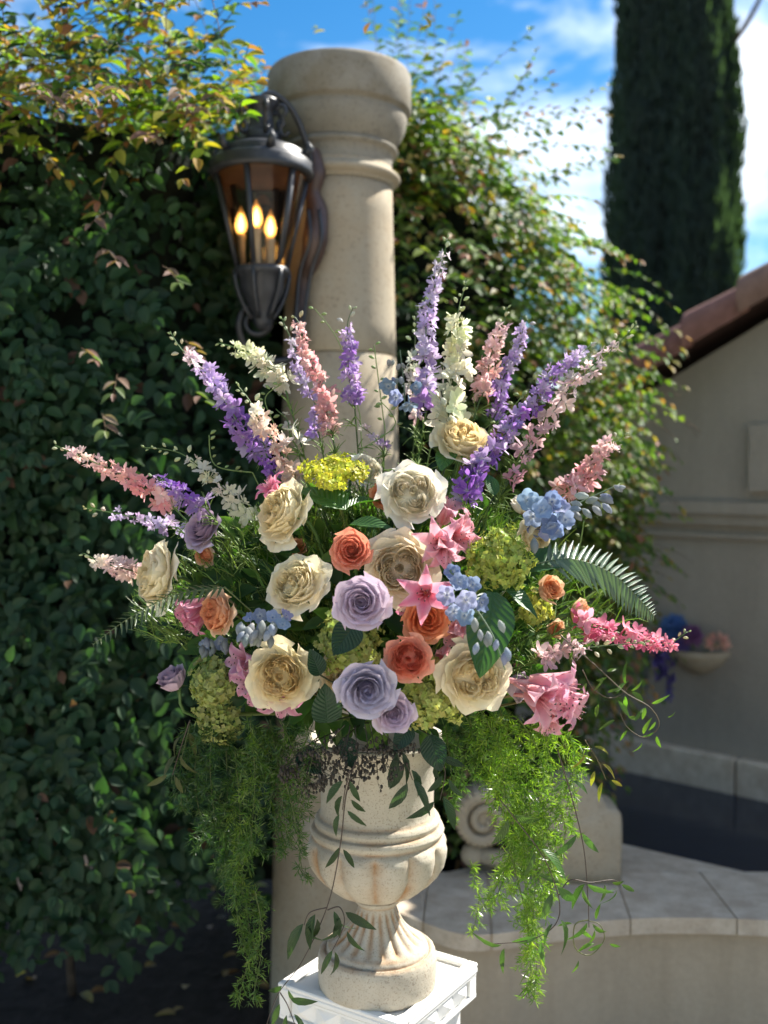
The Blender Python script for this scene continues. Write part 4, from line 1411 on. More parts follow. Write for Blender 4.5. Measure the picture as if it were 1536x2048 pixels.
GS = "larkspur spikes fanned out over the arrangement"
def larkspur(path, dd, width, cols, label, budfrac=.22, density=1.0, fsize=1.0, budcol=(0.30, 0.38, 0.16), tail=True, greens=True):
    """path: pixels from the lowest floret to the tip; dd: depth at both ends."""
    n_ = len(path)
    pts = [P(x, y, lerp(dd[0], dd[1], i / max(1, n_ - 1))) for i, (x, y) in enumerate(path)]
    curve = catmull(pts, 12)
    wp_, wa_ = random.uniform(0, 6.28), random.uniform(.002, .005)
    curve = [p_ + Vector((math.sin(i_ * .32 + wp_), .6 * math.cos(i_ * .27 + wp_), .7 * math.sin(i_ * .23 + wp_ * 2))) * wa_ for i_, p_ in enumerate(curve)]
    root = thing("larkspur", label, "larkspur", curve[0], group=GS)
    base = HEART
    low = [HEART, HEART.lerp(curve[0], .55) + Vector((0, .03, .0)), curve[0]]
    full = catmull(low, 5)[:-1] + curve if tail else curve
    stem_part(root, full, .0017, jit(GREEN, .25), sides=5, taper=.45)
    L = [0]
    for a, b in zip(curve[:-1], curve[1:]): L.append(L[-1] + (b - a).length)
    tot = L[-1]
    def at(t):
        s = t * tot
        for i in range(len(L) - 1):
            if L[i + 1] >= s:
                q = (s - L[i]) / max(1e-9, L[i + 1] - L[i])
                return curve[i].lerp(curve[i + 1], q), (curve[i + 1] - curve[i]).normalized()
        return curve[-1], (curve[-1] - curve[-2]).normalized()
    wm = width * (dd[0] + dd[1]) / 2 / F
    ang = random.uniform(0, 6.28)
    step = .0050 / density
    t = 0.0
    while t < 1.0:
        p, d = at(t)
        ang += 2.39996
        a = d.orthogonal().normalized(); b = d.cross(a)
        o = a * math.cos(ang) + b * math.sin(ang)
        if t < 1 - budfrac and random.random() < .10:
            t += step / tot; continue
        if t < 1 - budfrac:
            k = lerp(1.08, .50, t)
            r = wm * .5
            out = (o + d * random.uniform(.0, .45)).normalized()
            fs = r * .70 * fsize * k * random.uniform(.65, 1.2)
            pos = p + out * r * random.uniform(.28, .62) * k
            ci = min(len(cols) - 1.001, t / (1 - budfrac) * (len(cols) - 1)); i = int(ci)
            c = jit(mixc(mixc(cols[i], cols[i + 1], ci - i), (.8, .76, .74), random.random() ** 2.5 * .5), .16) if len(cols) > 1 else jit(cols[0], .14)
            nrm = (out + Vector((random.gauss(0, .5), random.gauss(0, .5) - .1, random.gauss(0, .5)))).normalized()
            child("floret", random.choice(FLORETS), root, pos, face_q(nrm, random.uniform(0, 6.28)), fs, c)
            t += step / tot
        else:
            q = (t - (1 - budfrac)) / budfrac
            bl = lerp(.013, .006, q) * random.uniform(.8, 1.15)
            out = (o + d * lerp(.5, 1.6, q)).normalized()
            pd = p + out * lerp(.010, .002, q)
            child("bud", BUD_ME, root, pd, basis(out, d), bl, jit(mixc(mixc(cols[-1], budcol, .55), budcol, q), .12))
            t += .0075 / tot
    if greens:
        m = MB()
        for i in range(22):
            p = HEART.lerp(curve[0], random.uniform(.45, 1.0)); d = (curve[0] - HEART).normalized()
            o = Vector((random.gauss(0, 1), random.gauss(0, 1), random.gauss(0, 1))).normalized()
            for j in range(4):
                e = (o + d * .6 + Vector((random.gauss(0, .5), random.gauss(0, .5), random.gauss(0, .5)))).normalized()
                ln = random.uniform(.018, .04)
                m.tube([p, p + e * ln * .6, p + e * ln + Vector((0, 0, -.004))], [.0010, .0008, .0004], 3, cap=False)
        m.v = [tuple(Vector(v) - Vector(root.location)) for v in m.v]
        so_ = m.build("thread_leaves", STEM, root, True, (0.17, 0.26, 0.06)); so_["kind"] = "stuff"
    return root

PINK, SALM, BLUSH = (0.80, 0.40, 0.41), (0.81, 0.48, 0.43), (0.79, 0.60, 0.58)
HOT = (0.74, 0.16, 0.30)
PURP, VIOL, LILAC = (0.32, 0.14, 0.52), (0.42, 0.24, 0.60), (0.58, 0.46, 0.70)
CREAM, IVORY = (0.76, 0.76, 0.50), (0.78, 0.76, 0.60)
BEIGE = (0.76, 0.56, 0.42)
larkspur([(350, 1015), (235, 945), (112, 893)], (1.68, 1.66), 54, [PINK, PINK, SALM, BLUSH], "long salmon pink larkspur reaching farthest out over the hedge", .10, 1.25)
larkspur([(408, 1015), (360, 985), (305, 955)], (1.62, 1.62), 58, [PURP, PURP], "short deep purple larkspur lying across the longest pink one", .06, 1.0)
larkspur([(510, 1050), (440, 970), (375, 915), (285, 893)], (1.68, 1.70), 56, [CREAM, IVORY, CREAM], "loose cream larkspur above the short purple one", .36, .85)
larkspur([(360, 1055), (270, 1035), (168, 1018)], (1.74, 1.76), 42, [LILAC, LILAC, (0.5, .42, .6)], "dull lilac larkspur with yellow tip in the hedge shade", .30, .7, budcol=(0.36, 0.34, 0.12))
larkspur([(520, 905), (440, 785), (385, 720), (338, 662)], (1.72, 1.74), 66, [VIOL, PURP, VIOL, LILAC, BLUSH], "tall violet larkspur leaning out towards the lantern side", .18, 1.1)
larkspur([(552, 950), (528, 895), (505, 875)], (1.70, 1.72), 44, [(0.34, .12, .55), VIOL], "short vivid violet larkspur beside the beige one", .08, .9)
larkspur([(590, 958), (548, 885), (505, 815), (478, 770)], (1.66, 1.70), 66, [BEIGE, (0.74, .5, .42), BEIGE, IVORY], "beige pink larkspur rising from the ruffled golden rose", .24, 1.15)
larkspur([(568, 775), (540, 735), (500, 708), (440, 688)], (1.76, 1.78), 62, [IVORY, CREAM, CREAM], "curved cream larkspur in front of the lantern's bracket", .20, 1.25)
larkspur([(592, 890), (575, 850), (556, 815)], (1.72, 1.74), 50, [IVORY, IVORY], "few scattered ivory larkspur florets under the curved cream spike", .10, .35, 1.15)
larkspur([(668, 868), (640, 770), (612, 700), (585, 630)], (1.76, 1.80), 54, [SALM, PINK, PINK, SALM], "pink larkspur in front of the column's edge", .08, 1.15)
larkspur([(640, 860), (612, 770), (590, 715), (570, 640)], (1.80, 1.84), 46, [VIOL, LILAC, LILAC, (0.72, .68, .74)], "whitish lilac larkspur tucked behind the pink one by the lantern", .16, .8)
larkspur([(706, 805), (700, 730), (695, 670), (706, 612)], (1.80, 1.84), 52, [VIOL, VIOL, PURP, LILAC], "slender violet larkspur against the pale column", .20, 1.15)
larkspur([(855, 830), (850, 740), (862, 610), (893, 475)], (1.78, 1.84), 56, [VIOL, LILAC, LILAC, LILAC, (0.74, .68, .70)], "tallest lilac larkspur rising above all the others", .08, 1.1)
larkspur([(832, 830), (826, 750), (830, 690), (845, 600)], (1.84, 1.88), 44, [BLUSH, (0.7, .62, .52), IVORY], "faint blush larkspur hidden behind the tallest lilac spike", .42, .7)
larkspur([(895, 850), (905, 760), (915, 670), (930, 560)], (1.74, 1.78), 78, [CREAM, IVORY, CREAM, CREAM], "thick lime white larkspur with fat green buds", .26, 1.0, 1.05)
larkspur([(960, 800), (980, 730), (1000, 660), (1018, 618)], (1.78, 1.82), 54, [SALM, SALM, BLUSH], "coral pink larkspur next to the thick lime white spike", .20, 1.2)
larkspur([(985, 840), (1010, 760), (1035, 690), (1058, 640)], (1.82, 1.86), 50, [VIOL, VIOL, LILAC, LILAC], "violet larkspur leaning beside the coral pink one", .06, 1.05)
larkspur([(925, 1005), (965, 925), (1010, 870), (1065, 805), (1120, 735), (1182, 685)], (1.62, 1.80), 62, [PURP, PURP, VIOL, PURP, VIOL, LILAC], "longest dark purple larkspur sweeping towards the house roof", .05, 1.1)
larkspur([(1050, 900), (1120, 800), (1190, 730), (1275, 645)], (1.74, 1.80), 66, [(0.70, .40, .48), BLUSH, BLUSH, (0.74, .62, .60)], "pale mauve larkspur with open florets beside the long purple one", .16, .62, .95)
larkspur([(1130, 990), (1180, 935), (1225, 890), (1248, 862)], (1.74, 1.78), 66, [SALM, PINK, SALM, BLUSH], "short pink larkspur pointing up at the gable wall", .14, 1.2)
larkspur([(1150, 1250), (1220, 1262), (1290, 1280), (1335, 1290), (1375, 1262)], (1.62, 1.66), 66, [HOT, HOT, HOT, (0.78, .28, .38)], "hot pink larkspur stretching sideways over the pool", .17, 1.05)
larkspur([(1075, 1320), (1130, 1300), (1190, 1290), (1290, 1290)], (1.58, 1.60), 60, [BLUSH, (0.76, .52, .54), BLUSH], "pale blush larkspur with pods just below the hot pink one", .52, .85)
larkspur([(275, 1150), (215, 1125), (160, 1108)], (1.72, 1.72), 60, [SALM, BLUSH, BLUSH, IVORY], "shortest pink larkspur behind the outermost cream rose", .24, 1.3)
larkspur([(770, 905), (745, 870), (720, 850)], (1.80, 1.82), 40, [(0.42, .2, .56), BLUSH], "tiny mixed purple larkspur remnant low in front of the column", .1, .5)
larkspur([(1020, 960), (1050, 905), (1075, 870)], (1.70, 1.74), 50, [(0.74, .34, .42), BLUSH], "short rosy larkspur between the purple and blue spikes", .15, .6)

# bare green sprigs
def sprig(path, d, label):
    pts = catmull([P(x, y, d) for x, y in path], 8)
    root = thing("green_sprig", label, "sprig", pts[0], group="budding green sprigs between the spikes")
    stem_part(root, [HEART, HEART.lerp(pts[0], .6)] + pts, .0012, LGREEN, sides=4)
    for i in range(2, len(pts), 2):
        o = Vector((random.choice((-1, 1)), random.uniform(-.5, .3), random.uniform(0, .8))).normalized()
        child("bud", BUD_ME, root, pts[i] + o * .003, basis(o, (0, 0, 1)), random.uniform(.007, .012), jit((0.24, 0.32, 0.12), .2))
for pts_, d_, lb in (([(720, 830), (680, 690), (630, 618)], 1.84, "thin bending green sprig in front of the column joint"), ([(770, 860), (757, 760), (748, 690)], 1.82, "straight green bud sprig beside the slender violet spike"), ([(960, 880), (1030, 810), (1042, 790)], 1.76, "short green sprig of pods beside the topmost cream rose"), ([(505, 945), (430, 930), (418, 870)], 1.70, "hooked lime green sprig over the dusky purple rose"), ([(1090, 1120), (1150, 1110), (1168, 1040)], 1.68, "lime green sprig next to the silvery fern"), ([(860, 900), (880, 860), (860, 800)], 1.78, "pale sprig of pods under the tallest lilac spike"), ([(560, 870), (530, 800), (560, 770)], 1.74, "curling pale green sprig below the curved cream spike"), ([(720, 900), (790, 850), (760, 800)], 1.76, "silvery green pod sprig low before the column")):
    sprig(pts_, d_, lb)

# ------------------------------------------------------------------ pink trumpet lilies
def tepal_mesh(opn, seed):
    R = random.Random(seed)
    m = MB()
    wv = R.uniform(-.03, .03)
    def fn(u01, v):
        u = u01 * 2 - 1
        r = .06 + .20 * v + (.62 * opn) * v ** 2.6
        z = 1.08 * v - .20 * opn * v ** 3 - .30 * v ** 7
        w = .225 * math.sin(math.pi * (.10 + .88 * v ** .85)) ** .65
        y = u * w
        r += .05 * u * u * (1 - v) - .07 * u * u * v + .018 * math.exp(-(u * 4) ** 2) * v + wv * math.sin(v * 6 + u * 2)
        return (r, y, z)
    m.grid(8, 9, fn)
    return m.mesh("petal", LILY_PETAL)
TEPALS = {o: [tepal_mesh(o, i + int(o * 100)) for i in range(3)] for o in (0.45, 0.8, 0.95)}
def stamen_mesh():
    m = MB()
    for k in range(6):
        a = k * 1.0472 + .3
        pts = [(.05 * math.cos(a), .05 * math.sin(a), .15), (.10 * math.cos(a), .10 * math.sin(a), .6), (.16 * math.cos(a), .16 * math.sin(a) + .05, .86)]
        m.tube(pts, [.014, .012, .009], 4)
    return m.mesh("stamens", LILY_PETAL)
def anther_mesh():
    m = MB()
    for k in range(6):
        a = k * 1.0472 + .3
        m.ball((.16 * math.cos(a), .16 * math.sin(a) + .05, .88), .021, 6, 4, (1.5, .8, .8))
    return m.mesh("anthers", SEED)
STAMEN, ANTHER = stamen_mesh(), anther_mesh()
def tube_mesh():
    m = MB()
    m.lathe([(.035, -.55), (.05, -.35), (.045, -.2), (.075, .0), (.10, .12), (.12, .22)], 10)
    return m.mesh("bloom", LILY_PETAL)
BLOOM = tube_mesh()
GP = "pink trumpet lilies in the arrangement"
def lily(blooms, colr, label, group=GP):
    """blooms: (px, py, d, face, length in m, openness)."""
    px, py, d, f0, L0, o0 = blooms[0]
    loc = P(px, py, d)
    root = thing("trumpet_lily", label, "lily", loc, group=group)
    for px, py, d, face, L, opn in blooms:
        L *= .86
        f = Vector((face[0], -face[2], face[1])).normalized()
        mouth = P(px, py, d)
        b = child("bloom", BLOOM, root, mouth - f * L * .9, face_q(f, random.uniform(0, 6.28)), L, jit(mixc(colr, (.8, .5, .42), .35), .08))
        for k in range(6):
            o = put("petal", random.choice(TEPALS[opn]), b, jit(colr, .10))
            o.rotation_euler = (0, 0, k * 1.0472 + random.uniform(-.08, .08))
            kk = (1 if k % 2 else .93)
            o.scale = (kk, kk, random.uniform(.94, 1.04))
        put("stamens", STAMEN, b, mixc(colr, (.85, .7, .6), .4)); put("anthers", ANTHER, b)
        e = mouth - f * L * 1.4
        if (e - HEART).length > .06:
            stem_part(root, catmull([e, e.lerp(HEART, .5) + Vector((0, .03, -.01)), HEART], 3), .0022, (.20, .16, .07), "stalk", 5)
    return root
LP, LH, LM = (0.80, 0.36, 0.43), (0.80, 0.24, 0.36), (0.62, 0.27, 0.40)
lily([(876, 1085, 1.50, (-.10, .05, 1), .058, 0.95)], LP, "starry pink lily facing out beside the quartered cream rose")
lily([(948, 1052, 1.54, (.80, .28, .35), .066, .45), (928, 1078, 1.52, (.35, -.05, .9), .055, .8)], LP, "pair of pink lilies pointing sideways above the round lime hydrangea")
lily([(905, 995, 1.60, (.35, .85, .3), .060, .8)], LP, "upright pink lily at the foot of the long purple larkspur")
lily([(850, 1190, 1.45, (-.05, .05, 1), .062, 0.95)], LH, "hot pink star lily lying against the blue delphinium")
lily([(890, 1122, 1.50, (.05, -.55, .8), .050, .8)], LP, "drooping pink lily just above the blue delphinium florets")
lily([(905, 1290, 1.52, (-.35, -.75, .55), .064, .45), (880, 1330, 1.54, (-.3, -.5, .7), .05, .45)], LP, "pink lilies hanging behind the biggest buttery rose")
lily([(1165, 1385, 1.54, (.92, -.10, .30), .105, .45), (1112, 1418, 1.50, (.55, -.25, .75), .080, .8), (1170, 1425, 1.54, (.85, -.35, .40), .085, .45), (1140, 1400, 1.52, (.75, .05, .6), .080, .45), (1100, 1465, 1.54, (-.05, -.6, .7), .055, .45)], (0.88, 0.44, 0.54), "large cluster of sunlit pink lilies over the asparagus fern")
lily([(352, 1232, 1.60, (-.75, -.30, .45), .070, .45), (372, 1262, 1.60, (-.5, -.6, .45), .06, .45)], (0.72, 0.22, 0.36), "deep pink lilies poking out under the outermost cream rose")
lily([(462, 1318, 1.56, (-.65, .25, .6), .060, .8), (478, 1372, 1.54, (-.6, -.2, .7), .062, .8), (505, 1410, 1.54, (-.35, -.6, .6), .055, .45)], LM, "shaded mauve lilies beside the fully open cream rose")
lily([(562, 1432, 1.52, (0, -.75, .6), .060, .8)], LM, "single mauve lily hanging below the fully open cream rose")
lily([(528, 962, 1.62, (-.55, .6, .4), .050, .8)], (0.84, 0.22, 0.36), "bright pink lily behind the ruffled golden rose")
lily([(812, 1228, 1.52, (-.4, -.3, .8), .050, .45), (826, 1268, 1.54, (-.3, -.8, .4), .045, .45)], (0.66, 0.22, 0.36), "small pink lilies between the central lilac and burnt orange roses")

# ------------------------------------------------------------------ hydrangeas
def floret4(m, c, nrm, s, colr):
    q = face_q(nrm, random.uniform(0, 6.28))
    for k in range(4):
        a = k * math.pi / 2
        loc = [(0, 0, 0), (.66, -.02, .10), (.74, .74, .26), (-.02, .66, .10)]
        vs = []
        for x, y, z in loc:
            vs.append(Vector(c) + q @ Vector((x * math.cos(a) - y * math.sin(a), x * math.sin(a) + y * math.cos(a), z)) * s)
        m.add(vs, [(0, 1, 2, 3)], [0, .5, 1, .5], None, colr)
    m.add([Vector(c) + q @ Vector((x, y, .16)) * s for x, y in ((.12, 0), (0, .12), (-.12, 0), (0, -.12))], [(0, 1, 2, 3)], None, None, mixc(colr, (.45, .45, .12), .5))

SERR = None
def serrated_leaf(seed, w=.62, droop=.22):
    R = random.Random(seed)
    m = MB()
    ph = R.uniform(0, 6)
    def fn(u01, v):
        u = u01 * 2 - 1
        k = math.sin(math.pi * (v * .985 + .012) ** .82) ** .75 * (1 - .25 * v)
        ser = 1 + .05 * (abs(((v * 17) % 1) - .5) * 2 - .5) * abs(u) ** 4
        x = u * w * .5 * k * ser
        z = .10 * abs(u) * k - droop * v * v + .018 * math.sin(v * 9 + ph) * u + .010 * abs(math.sin(v * 26 - abs(u) * 6)) * abs(u)
        return (x, v, z)
    m.grid(8, 16, fn)
    return m
SERR_ME = [serrated_leaf(i).mesh("leaf", LEAF_O) for i in range(3)]
ROUND_ME = [serrated_leaf(i + 9, .82, .15).mesh("leaf", LEAF_O) for i in range(2)]

GH = "green hydrangea heads in the arrangement"
def hydrangea(px, py, d, face, rx, flat, count, colr, fs, label, leaves=(), stemto=None):
    """leaves: (px0, py0, px1, py1, d0, d1, normal, mesh index, colour)."""
    loc = P(px, py, d)
    f = Vector((face[0], -face[2], face[1])).normalized()
    R = rx * d / F
    root = thing("hydrangea", label, "hydrangea", loc, group=GH)
    q = face_q(f)
    m = MB()
    pts = []
    count = int(count * 2.3); fs = fs * .74
    for i in range(count):
        z = 1 - 1.15 * (i + .5) / count
        rr = math.sqrt(max(0, 1 - z * z)); a = i * 2.39996
        n_ = Vector((rr * math.cos(a), rr * math.sin(a), z * flat))
        k = 1 + random.uniform(-.16, .06) + .60 * noise.noise(n_ * 2.4 + loc * 9)
        p = q @ (n_ * R * k)
        nn = (q @ Vector((rr * math.cos(a), rr * math.sin(a), z + .3)) + Vector((random.gauss(0, .5), random.gauss(0, .5), random.gauss(0, .5)))).normalized()
        floret4(m, p, nn, fs * random.uniform(.7, 1.2), jit(colr, .25))
        if i % 4 == 0: pts.append(p)
    fl = m.build("florets", FLORET_T, root); fl["kind"] = "stuff"
    m = MB()
    for p in pts:
        m.tube([q @ Vector((0, 0, -R * .45)), p * .6, p * .97], [.0012, .0009, .0006], 3, cap=False)
    sp = m.build("stalks", STEM, root, True, mixc(colr, (.2, .25, .05), .4)); sp["kind"] = "stuff"
    c0 = loc - f * R * .45
    end = stemto if stemto is not None else HEART
    stem_part(root, catmull([c0, c0.lerp(end, .5) - f * .02, end], 4), .0032, (0.20, 0.26, 0.07), taper=1.1)
    for lf in leaves:
        p0, p1 = P(lf[0], lf[1], lf[4]), P(lf[2], lf[3], lf[5])
        L = (p1 - p0).length
        child("leaf", lf[7], root, p0, basis(p1 - p0, lf[6]), (L * lf[9], L, L), lf[8])
    return root
LIME, PALE, DULL = (0.42, 0.46, 0.07), (0.40, 0.44, 0.13), (0.30, 0.34, 0.11)
LF, LF2 = (0.045, 0.12, 0.028), (0.06, 0.15, 0.03)
hydrangea(672, 950, 1.62, (0, .95, .35), 56, .55, 210, (0.50, 0.50, 0.06), .0062, "flat lime yellow hydrangea head seen from the side on its pale stalk", [
    (690, 1020, 600, 960, 1.58, 1.62, (.3, -.6, .75), SERR_ME[0], LF2, 1.15), (700, 1050, 790, 1045, 1.57, 1.55, (.1, -.4, .9), SERR_ME[1], LF, .9), (695, 1015, 765, 985, 1.60, 1.64, (-.3, -.4, .8), SERR_ME[2], LF2, .8)], P(720, 1150, 1.68))
hydrangea(1000, 1118, 1.54, (.12, .35, .9), 56, .9, 300, (0.36, 0.42, 0.09), .0068, "round lime green hydrangea head beside the pink lilies and fern", [
    (1045, 1140, 1165, 1100, 1.56, 1.60, (-.1, -.55, .8), SERR_ME[0], (.03, .09, .035), 1.0), (1010, 1180, 1085, 1225, 1.52, 1.52, (.3, -.5, .8), SERR_ME[1], (.035, .10, .035), 1.0), (985, 1185, 968, 1345, 1.48, 1.42, (.15, -.85, .35), SERR_ME[2], (.030, .085, .025), 1.05)])
hydrangea(428, 1366, 1.60, (-.25, .1, .9), 40, 1.15, 200, DULL, .0074, "dull green hydrangea between the dusky closed rose and mauve lilies")
hydrangea(702, 1290, 1.54, (0, .1, 1), 58, .7, 240, PALE, .0080, "shaded yellow green hydrangea under the central lilac rose", [(712, 1245, 668, 1308, 1.50, 1.48, (.1, -.9, .3), ROUND_ME[0], (.014, .045, .022), 1.1)])
hydrangea(862, 1392, 1.54, (.05, 0, 1), 56, .7, 200, PALE, .0078, "pale green hydrangea between the brightest coral and buttery cream roses")
hydrangea(440, 1440, 1.66, (-.2, -.3, .9), 46, .8, 130, DULL, .0066, "lowest dull hydrangea trailing into the shaded asparagus fern")
hydrangea(1070, 1215, 1.64, (.4, .2, .8), 36, .8, 90, (0.42, 0.44, 0.10), .0070, "small yellow hydrangea piece beside the peach rosebuds")

# ------------------------------------------------------------------ blue delphiniums
DELPH = [floret_mesh("floret", s + 40, BLUE_PETAL, 5, .12, True, True) for s in range(3)]
def blue_floret_mesh(seed):
    R = random.Random(seed)
    m = MB()
    for k in range(5):
        a0 = k * 1.2566 + R.uniform(-.1, .1)
        cu = R.uniform(.0, .45)
        def fn(u01, v):
            u = u01 * 2 - 1
            w = .54 * math.sin(math.pi * (.06 + .83 * v ** .8)) ** .6 * (1 + .06 * math.sin(k * 2.1))
            x, y = u * w, .08 + .95 * v * (1 - .12 * u * u)
            z = cu * v * v + .14 * u * u * v + .02 * k + .07 * v * v * math.sin(u * 4 + k)
            return (x * math.cos(a0) - y * math.sin(a0), x * math.sin(a0) + y * math.cos(a0), z)
        m.grid(4, 4, fn)
    m.ball((0, 0, .12), .14, 6, 4)
    m.tube([(0, 0, 0), (0, -.1, -.5), (0, .1, -1.0)], [.14, .09, .03], 5)
    return m.mesh("floret", BLUE_PETAL)
DELPH = [blue_floret_mesh(i) for i in range(3)]
BLU, SKY, GREYB = (0.20, 0.27, 0.44), (0.30, 0.37, 0.52), (0.36, 0.39, 0.38)
GD = "blue delphinium stems in the arrangement"
def delphinium(label, florets, buds, path, dd):
    pts = catmull([P(x, y, lerp(dd[0], dd[1], i / (len(path) - 1))) for i, (x, y) in enumerate(path)], 6)
    root = thing("delphinium", label, "delphinium", pts[0], group=GD)
    stem_part(root, pts, .0018, (.12, .17, .10), sides=5, taper=.5)
    for px, py, d, face, sz in florets:
        f = (Vector((face[0], -face[2], face[1])).normalized() + Vector((random.gauss(0, .35), random.gauss(0, .2), random.gauss(0, .35)))).normalized()
        child("floret", random.choice(DELPH), root, P(px, py, d), face_q(f, random.uniform(0, 6.28)), sz * .74 * d / F, jit(random.choice((BLU, SKY, SKY, (.34, .36, .52), (.26, .36, .50))), .18))
    for px, py, d, dr, sz in buds:
        f = Vector((dr[0], -dr[2], dr[1])).normalized()
        child("bud", BUD_PET, root, P(px, py, d), basis(f, (.2, -.9, .3)), sz * d / F, jit(random.choice((GREYB, (0.42, .45, .46), GREYB, (.34, .38, .46))), .12))
    return root
fl = [(918, 1165, 1.44, (0, .3, 1), 27), (895, 1190, 1.42, (-.5, .1, .9), 30), (932, 1200, 1.41, (.1, 0, 1), 31), (928, 1232, 1.42, (0, -.3, 1), 28), (962, 1205, 1.44, (.4, 0, .9), 27), (905, 1145, 1.46, (-.3, .5, .8), 24), (945, 1170, 1.46, (.4, .4, .8), 24), (908, 1222, 1.43, (-.3, -.2, .9), 26)]
bd = [(945 + 14 * i + random.uniform(-12, 12), 1240 + 13 * i + random.uniform(-6, 6), 1.40, (random.uniform(-.3, .2), -1, .3), random.uniform(24, 34)) for i in range(6)] + [(975, 1262, 1.40, (.2, -1, .2), 30), (998, 1240, 1.41, (.3, -.8, .2), 28), (955, 1285, 1.40, (-.3, -1, .2), 26)]
delphinium("sky blue delphinium with drooping grey buds over the dark serrated leaf", fl, bd, [(900, 1140), (940, 1200), (985, 1270), (1010, 1340)], (1.46, 1.42))
fl = [(1082 + random.uniform(-28, 40), 1030 + random.uniform(-32, 34), random.uniform(1.54, 1.62), (random.uniform(-.4, .5), random.uniform(-.4, .3), 1), random.uniform(24, 31)) for _ in range(22)] + [(1130, 1040, 1.56, (.2, -.3, 1), 28), (1110, 1058, 1.55, (0, -.6, .8), 28)]
bd = [(1135 + 11 * i + random.uniform(-9, 9), 1010 - 4.2 * i + random.uniform(-14, 14), 1.62, (random.uniform(.4, 1), random.uniform(-.6, .6), .4), random.uniform(20, 32)) for i in range(10)] + [(1145 + 20 * i, 1022 - 5 * i, 1.6, (.6, -.7, .4), 28) for i in range(4)] + [(1068, 1075, 1.54, (0, -1, .3), 34)]
delphinium("powder blue delphinium with grey buds beneath the short pink larkspur", fl, bd, [(1060, 1060), (1110, 1030), (1170, 1000), (1240, 968)], (1.62, 1.66))
fl = [(545, 1235, 1.50, (.3, .6, .8), 22), (565, 1250, 1.49, (.5, -.2, .9), 22), (520, 1232, 1.51, (-.1, .8, .6), 22), (572, 1232, 1.50, (.6, .4, .7), 20), (500, 1238, 1.52, (-.4, .7, .6), 20)]
bd = [(500 + random.uniform(-28, 52), 1258 + random.uniform(-18, 14), random.uniform(1.46, 1.50), (random.uniform(-.6, .3), -.9, .5), random.uniform(26, 34)) for _ in range(26)]
delphinium("cluster of pale blue grey delphinium buds above the fully open cream rose", fl, bd, [(570, 1225), (535, 1245), (490, 1265)], (1.52, 1.50))
fl = [(778, 772, 1.76, (-.4, .1, 1), 26), (793, 795, 1.74, (-.1, -.5, .9), 24), (818, 808, 1.74, (.2, -.6, .8), 28), (830, 775, 1.76, (.5, 0, .9), 20)]
bd = [(795 + random.uniform(-20, 35), 742 + random.uniform(-30, 30), 1.77, (random.uniform(-.5, .5), .4, .5), random.uniform(16, 22)) for _ in range(8)]
delphinium("small bright blue delphinium low on the tallest spikes before the column", fl, bd, [(810, 830), (808, 770), (800, 700)], (1.78, 1.80))
fl = [(412, 1290, 1.62, (-.3, -.2, 1), 20), (440, 1285, 1.61, (0, -.2, 1), 20)]
bd = [(425 + random.uniform(-25, 35), 1288 + random.uniform(-14, 20), 1.61, (random.uniform(-.5, .4), -.8, .5), random.uniform(18, 26)) for _ in range(10)]
delphinium("dim blue delphinium buds under the peach rose with orange heart", fl, bd, [(460, 1275), (425, 1285), (395, 1295)], (1.64, 1.63))

# ------------------------------------------------------------------ ferns
def pinna_mesh():
    m = MB()
    rows = [(0, .5), (.15, 1.0), (.45, .85), (.75, .5), (1.0, .05)]
    vs, fs, uv = [], [], []
    for y, k in rows:
        vs += [(-.085 * k, y, .05 * k - .12 * y * y), (0, y, -.12 * y * y), (.085 * k, y, .05 * k - .12 * y * y)]; uv += [(-k, y), (0, y), (k, y)]
    for r in range(4):
        a = r * 3; fs += [(a, a + 1, a + 4, a + 3), (a + 1, a + 2, a + 5, a + 4)]
    m.add(vs, fs, [q[1] for q in uv], uv)
    return m.mesh("pinna", FERN)
PINNA = pinna_mesh()
def fern(path, dd, n_, plen, up, colr, label, wscale=1.0, start=.12):
    k = len(path)
    pts = catmull([P(x, y, lerp(dd[0], dd[1], i / (k - 1))) for i, (x, y) in enumerate(path)], 10)
    root = thing("fern_frond", label, "fern", pts[0])
    stem_part(root, [HEART] + pts, .0014, mixc(colr, (.15, .18, .06), .5), "rachis", 5, .3)
    N_ = len(pts) - 1
    for i in range(n_):
        t = start + (1 - start) * (i + .5) / n_
        j = min(int(t * N_), N_ - 1); q = t * N_ - j
        p = pts[j].lerp(pts[j + 1], q); d = (pts[j + 1] - pts[j]).normalized()
        s = d.cross(Vector(up)).normalized()
        L = plen * dd[0] / F * math.sin(math.pi * min(1, (1 - t) * .62 + .03)) ** .8 * (.75 + .25 * min(1, t * 5))
        for sg in (-1, 1):
            o = (s * sg + d * .42 + Vector((0, 0, -.06)) + Vector((random.gauss(0, .04), random.gauss(0, .04), random.gauss(0, .04)))).normalized()
            child("pinna", PINNA, root, p, basis(o, up), (L * wscale, L, L), jit(colr, .15))
fern([(1060, 1130), (1140, 1118), (1220, 1145), (1275, 1195), (1308, 1232)], (1.56, 1.62), 26, 70, (-.25, -.75, .75), (0.13, 0.19, 0.13), "silvery arching fern frond over the pool side of the bouquet", 1.0)
fern([(450, 1175), (350, 1190), (260, 1235), (185, 1290)], (1.56, 1.50), 24, 46, (.3, -.25, .9), (0.085, 0.115, 0.05), "dull edge-on fern frond drooping across the hedge", 1.0, .02)

